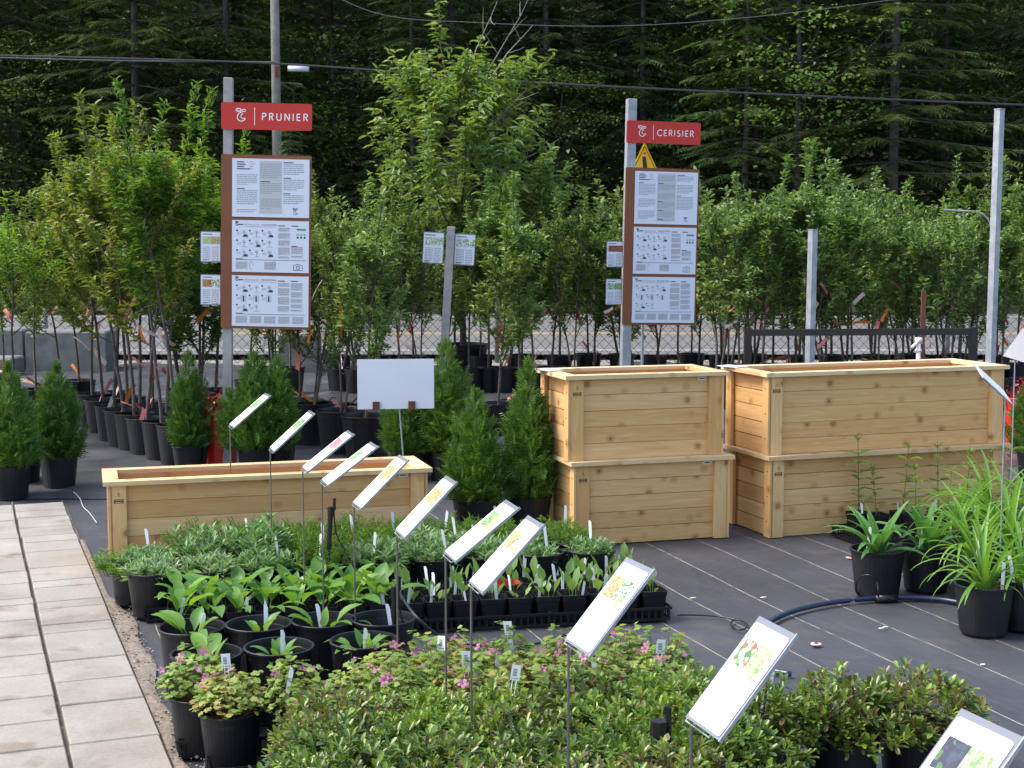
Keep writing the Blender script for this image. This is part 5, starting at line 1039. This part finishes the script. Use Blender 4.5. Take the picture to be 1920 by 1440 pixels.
# cranesbill rows
tray(.945, 4.455, -.16, 'black slotted tray under the nearest pink flowered pots at the path'); tray(1.49, 4.365, -.16, 'black slotted tray under pink flowered pots, second from the path'); tray(.90, 4.735, -.16, 'black slotted tray in the rear under pink flowered pots by the path')
gi = 0
for b, (y, x0, nn) in enumerate([(4.50, .765, 8), (4.69, .70, 8), (4.29, 1.24, 5)]):
    for a in range(nn):
        if b == 1 and a in (1, 2): continue
        x = x0+a*.198+rnd.uniform(-.008, .008); yy = y-.16*(x-.765)+(.08 if b == 2 else 0)
        if b == 0 and a == 2: n_f = 0
        lab = 'Round black pot of pink flowered cranesbill, %s from the path in the %s row' % (ORD[a], ('middle', 'rear', 'front')[b])
        t = thing('cranesbill_pot', lab, 'potted plant', (x, yy, .012), rnd.uniform(0, 6.28), 'pots of pink cranesbill'); ob('pot', PG, t); ob('soil', SG, t)
        s = rnd.uniform(.82, .98); ob('foliage', rnd.choice(GER), t, (0, 0, .165), scale=s, kind='stuff')
        for q in range(rnd.choice([4, 6, 7, 9])):
            aa = rnd.uniform(0, 6.28); r = rnd.uniform(.02, .13); ob('flower', FLO, t, (r*math.cos(aa), r*math.sin(aa), .17+.16*s*math.sqrt(max(.1, 1-(r/.16)**2))), rot=(rnd.uniform(-1, 1), rnd.uniform(-1, 1), aa), scale=rnd.uniform(.9, 1.4))
        if (a+b) % 3 == 0: ob('price_tag', BTAG, t, (rnd.uniform(-.05, .05), rnd.uniform(-.06, .02), .20), rot=(rnd.uniform(-.2, .2), rnd.uniform(-.2, .2), -t.rotation_euler.z-YAW+rnd.uniform(-.4, .4)))
        if rnd.random() < .5: ptag(t, .20, .08, 1.1)
# glossy shrubs
for b, (y, x0, nn) in enumerate([(4.12, 1.02, 5), (3.90, .97, 8), (3.66, .93, 5), (3.42, .95, 4), (3.18, .98, 3)]):
    for a in range(nn):
        x = x0+a*.245+rnd.uniform(-.012, .012); yy = y+(-.15*(x-1.0))+rnd.uniform(-.01, .01)
        lab = 'Black pot of small leaved glossy shrub, %s from the path in the %s row' % (ORD[a], ['farthest', 'second farthest', 'middle', 'second nearest', 'nearest'][b])
        t = thing('glossy_shrub_pot', lab, 'potted shrub', (x, yy, .004), rnd.uniform(0, 6.28), 'pots of glossy small leaved shrub'); ob('pot', PC, t); ob('soil', SC, t)
        s = rnd.uniform(.88, 1.1)*(1.15 if (b == 1 and a > 3) else 1); ob('foliage', rnd.choice(AZA), t, (0, 0, .165), scale=s, kind='stuff')
        if b == 0 and a == 2 or (b == 1 and a == 5): ob('price_tag', BTAG, t, (0, 0, .22), rot=(0, .15, -t.rotation_euler.z-YAW))
# lily and daylily pots at right
def lily(cx, cy, z, V_, n, s0, s1, label, g=True, off=.03, ps=1.0, tagd=True, nm='daylily_pot'):
    p = at(cx, cy, z); t = thing(nm, label, 'potted plant', (p.x, p.y, .006), rnd.uniform(0, 6)); ob('pot', PD, t, scale=ps); ob('soil', SD, t, scale=ps); leaves(t, V_, n, .17*ps, off, s0, s1)
    if tagd: ptag(t, .19, .07, 1.1)
lily(1646, 1030, .215, LL, 22, .85, 1.15, 'dark green lily in a black pot behind the loop of thin tube', nm='lily_pot')
lily(1738, 1022, .215, LL, 22, .8, 1.1, 'dark green lily in a black pot, second of the two lily pots', nm='lily_pot')
lily(1846, 1093, .215, DL, 34, .55, .85, 'bright green daylily in the nearest ribbed black pot at right', ps=.97)
lily(1922, 1085, .215, DL, 28, .6, .95, 'bright daylily in a black pot cut by the right picture edge')
lily(1825, 1040, .215, DL, 36, .6, .9, 'daylily behind the nearest daylily pot, long arching blades')
lily(1895, 1020, .215, DL, 44, .7, 1.0, 'tall dense daylily clump behind the pots at right edge')
lily(1800, 985, .215, DL, 34, .55, .85, 'back daylily clump in front of the long planter')
lily(1860, 975, .215, DL, 42, .65, 1.0, 'rear daylily clump with tall blades against the planter corner')
lily(1945, 985, .215, DL, 42, .8, 1.0, 'rearmost daylily at the right picture edge')
# tall stemmed seedlings before the long planter
def tallstem(seed, H):
    rs = np.random.RandomState(seed); P = []; D = []; L = []; b = bez((0, 0, 0), (rs.normal()*.05, rs.normal()*.05, 1), H, 0, rs, 8, .025); k = 0; h = .12
    while h < 1:
        i = min(int(h*8), 7); p = b[i]+(b[i+1]-b[i])*(h*8-i); a = k*1.57+rs.normal()*.2
        for s in (0, math.pi):
            for rep in range(1 if h < .93 else 3): P.append(p+[0, 0, rep*.008]); D.append((math.cos(a+s+rep), math.sin(a+s+rep), .35 if h < .9 else 1.2)); L.append((.075 if h < .9 else .045)*rs.uniform(.8, 1.2))
        h += rs.uniform(.06, .17); k += 1
    n = len(P); v, l, s = tube_np([(b, .0028, .0015)], 5); return scatter(HEX, P, D, np.tile([0, 0, 1.], (n, 1)), L, np.array(L)*.42, [M['phlox'], M['stemr']], 'foliage', extra=(v, l, s))
TS_ = [tallstem(91, .42), tallstem(92, .36), tallstem(93, .30)]
for i, (x, y, v, s) in enumerate([(1606, 985, 0, 1.12), (1640, 988, 2, .9), (1688, 984, 0, 1.0), (1712, 990, 1, .8), (1757, 980, 0, .98), (1768, 990, 2, .9), (1808, 978, 1, .98), (1842, 975, 0, .88), (1882, 968, 0, 1.05)]):
    p = at(x, y-24, .12); t = thing('tall_seedling_pot', 'Square black pot with thin upright leafy stem, %s from the left before the long planter' % ORD[i], 'potted plant', (p.x, p.y-.02, .012), 0, 'tall stemmed seedlings before the long planter'); ob('pot', SQ, t); ob('soil', SQS, t); ob('foliage', TS_[v], t, (0, 0, .09), scale=s, rz=i*1.1, kind='stuff')
    if i % 2 == 0: ptag(t, .07, .03, .9)
p = at(1665, 1000, .03); tray(p.x, p.y+.02, math.radians(-3), 'black slotted tray under the tall seedlings before the long planter'); tray(p.x+.56, p.y-.0, math.radians(-3), 'black slotted tray hidden behind the lilies at right')
# ---------------------------------------------------------------- irrigation
def smooth(pts, n=6):
    out = []; k = len(pts)
    for i in range(k-1):
        p0, p1, p2, p3 = pts[max(i-1, 0)], pts[i], pts[i+1], pts[min(i+2, k-1)]
        for q in range(n): t = q/n; out.append(.5*((2*p1)+(p2-p0)*t+(2*p0-5*p1+4*p2-p3)*t*t+(3*p1-p0-3*p2+p3)*t**3))
    return out+[pts[-1]]
hose = thing('irrigation_hose', 'blue black irrigation hose curving across the grey ground cloth', 'hose', at(1660, 1122))
o = hose.location.copy(); gp = lambda L, z: [at(x, y, z)-o for x, y in L]
MB().tube(smooth(gp([(1950, 1175), (1880, 1150), (1800, 1130), (1740, 1122), (1660, 1121), (1580, 1127), (1520, 1137), (1475, 1150), (1440, 1168), (1405, 1196), (1392, 1235), (1425, 1252), (1482, 1264)], .014)), .012, 10).build('pipe', M['blue'], hose, smooth=True)
a = gp([(1642, 1123), (1682, 1122)], .014); MB().tube(a, .019, 12).build('coupling', M['blk'], hose, smooth=True)
lp = [at(1645, 1120, .015)-o, at(1647, 1112, .05)-o, at(1644, 1090, .10)-o, at(1632, 1079, .13)-o, at(1616, 1080, .12)-o, at(1606, 1092, .08)-o, at(1605, 1108, .03)-o, at(1612, 1114, .012)-o]
MB().tube(smooth(lp), .0045, 6).build('thin_tube_loop', M['blk'], hose, smooth=True)
def tubeline(L, r, label, name='drip_tube', zs=None):
    pts = [at(x, y, (zs[i] if zs else .008)) for i, (x, y) in enumerate(L)]; tag(MB().tube(smooth(pts), r, 6).build(name, M['blk'], smooth=True), label, 'tube')
tubeline([(1270, 1153), (1300, 1153), (1340, 1155), (1372, 1160), (1396, 1166), (1400, 1176), (1388, 1181), (1374, 1176), (1370, 1167), (1384, 1161), (1400, 1170)], .004, 'thin black drip tube ending in a small loop right of the seedling tray')
tubeline([(1690, 1385), (1698, 1405), (1722, 1420), (1750, 1436)], .009, 'short black tube on the cloth beside the rightmost shrub pot', zs=[.10, .03, .012, .012])
tubeline([(745, 1105), (775, 1150), (820, 1190), (870, 1207), (930, 1212), (1000, 1208), (1060, 1190)], .006, 'thin black tube sagging in front of the square pots', zs=[.22, .2, .12, .06, .03, .02, .02])
tubeline([(150, 745), (230, 757), (330, 752), (430, 750), (560, 752), (640, 735), (700, 745), (780, 730)], .010, 'black hose lying between the rows of potted trees', 'garden_hose', zs=[.04]*8)
tubeline([(600, 775), (625, 745), (650, 762), (680, 740), (720, 765), (760, 770)], .007, 'black hose coiled on the wrinkled sheet left of the blank board', 'garden_hose', zs=[.05, .12, .05, .1, .06, .05])
def stake(px, py, ztop, z0, label, lean, q=1.0):
    p = at(px, py, z0); t = thing('irrigation_stake', label, 'irrigation stake', (p.x, p.y, 0), -YAW)
    MB().tube([(0, 0, 0), (lean*.3, 0, ztop-.05)], [.007*q, .012*q], 8).build('spike', M['blk'], t); MB().tube([(lean*.3, 0, ztop-.075), (lean*.3, 0, ztop-.035)], .014*q, 8).build('nozzle', M['blk'], t)
    MB().tube(smooth([Vector((lean*.3+.016*q, 0, ztop)), Vector((lean*.3+.016*q, 0, ztop-.08)), Vector((lean*.3+.03, 0, ztop-.17)), Vector((lean*.3+.09, 0, ztop-.29)), Vector((lean*.3+.14, -.02, .03))]), .0038*q, 6).build('thin_tube', M['blk'], t); MB().tube([(lean*.3+.016*q, 0, ztop-.05), (lean*.3+.018, 0, ztop+.004)], .007, 8).build('plug', M['blk'], t)
stake(611, 1060, .50, .2, 'black irrigation stake with a thin tube in front of the low planter', .08); stake(738, 1230, .40, .1, 'black irrigation stake beside the nearly empty deep pot', .02); stake(1216, 1440, .415, .25, 'black irrigation stake rising from the glossy shrubs near the bottom', .09, 1.7)
# ---------------------------------------------------------------- small litter on the cloth
for x, y, k, lab in ((1530, 1208, 'pin', 'round ground pin with a pale washer in the middle of the cloth'), (1594, 1046, 'pin', 'round reddish ground pin beside the left lily pot'), (1652, 1178, 'scrap', 'pair of small white scraps on the cloth near the nearest daylily'), (1298, 1121, 'scrap', 'white scrap on the cloth above the thin tube loop'), (1842, 1246, 'scrap', 'tiny white scrap on a cloth seam at right'), (1430, 1120, 'scrap', 'tiny pale scrap on the cloth left of the hose')):
    p = at(x, y, .006)
    if k == 'pin':
        t = thing('ground_pin', lab, 'ground pin', p); MB().lathe([(.022, 0), (.022, .003), (.008, .004), (.001, .004)], 16).build('washer', M['ribw'], t); MB().lathe([(.009, .004), (.009, .008), (.001, .009)], 10).build('pin_head', M['rust'], t)
    else:
        rs = random.Random(x); V = [(.022*math.cos(a)*rs.uniform(.5, 1), .008*math.sin(a)*rs.uniform(.5, 1), .001) for a in np.linspace(0, 5.5, 7)]; V2 = [(a+.03, b+.012, .001) for a, b, c in V]
        mb = MB().add(V, [tuple(range(7))]); 
        if x == 1652: mb.add(V2, [tuple(range(7))])
        tag(mb.build('paper_scrap', M['tagw'], None, p), lab, 'scrap')
tag(MB().tube(smooth([at(x, y, .01) for x, y in [(138, 922), (150, 935), (156, 950), (168, 962), (181, 980)]]), .0018, 5).build('string', M['foam']), 'thin white string lying on the cloth left of the low planter', 'string')
# dried leaves scattered around the black pots on the cloth
rs = np.random.RandomState(9); n = 260
P = np.stack([rs.uniform(2.9, 7.5, n), rs.uniform(3.6, 7.2, n), np.full(n, .004)], 1); ok = (rs.uniform(size=n) < .55) | (P[:, 1] > 6.8); P = P[ok]; n = len(P)
o = ob('dry_debris', scatter(DIAM, P, rv(rs, n)*[1, 1, 0]+[0, 0, .05], np.tile([0, 0, 1.], (n, 1)), rs.uniform(.003, .012, n), rs.uniform(.003, .006, n), M['soil'], 'dry_debris'), kind='stuff'); tag(o, 'small dark crumbs of soil and dry leaf on the ground cloth', 'debris')
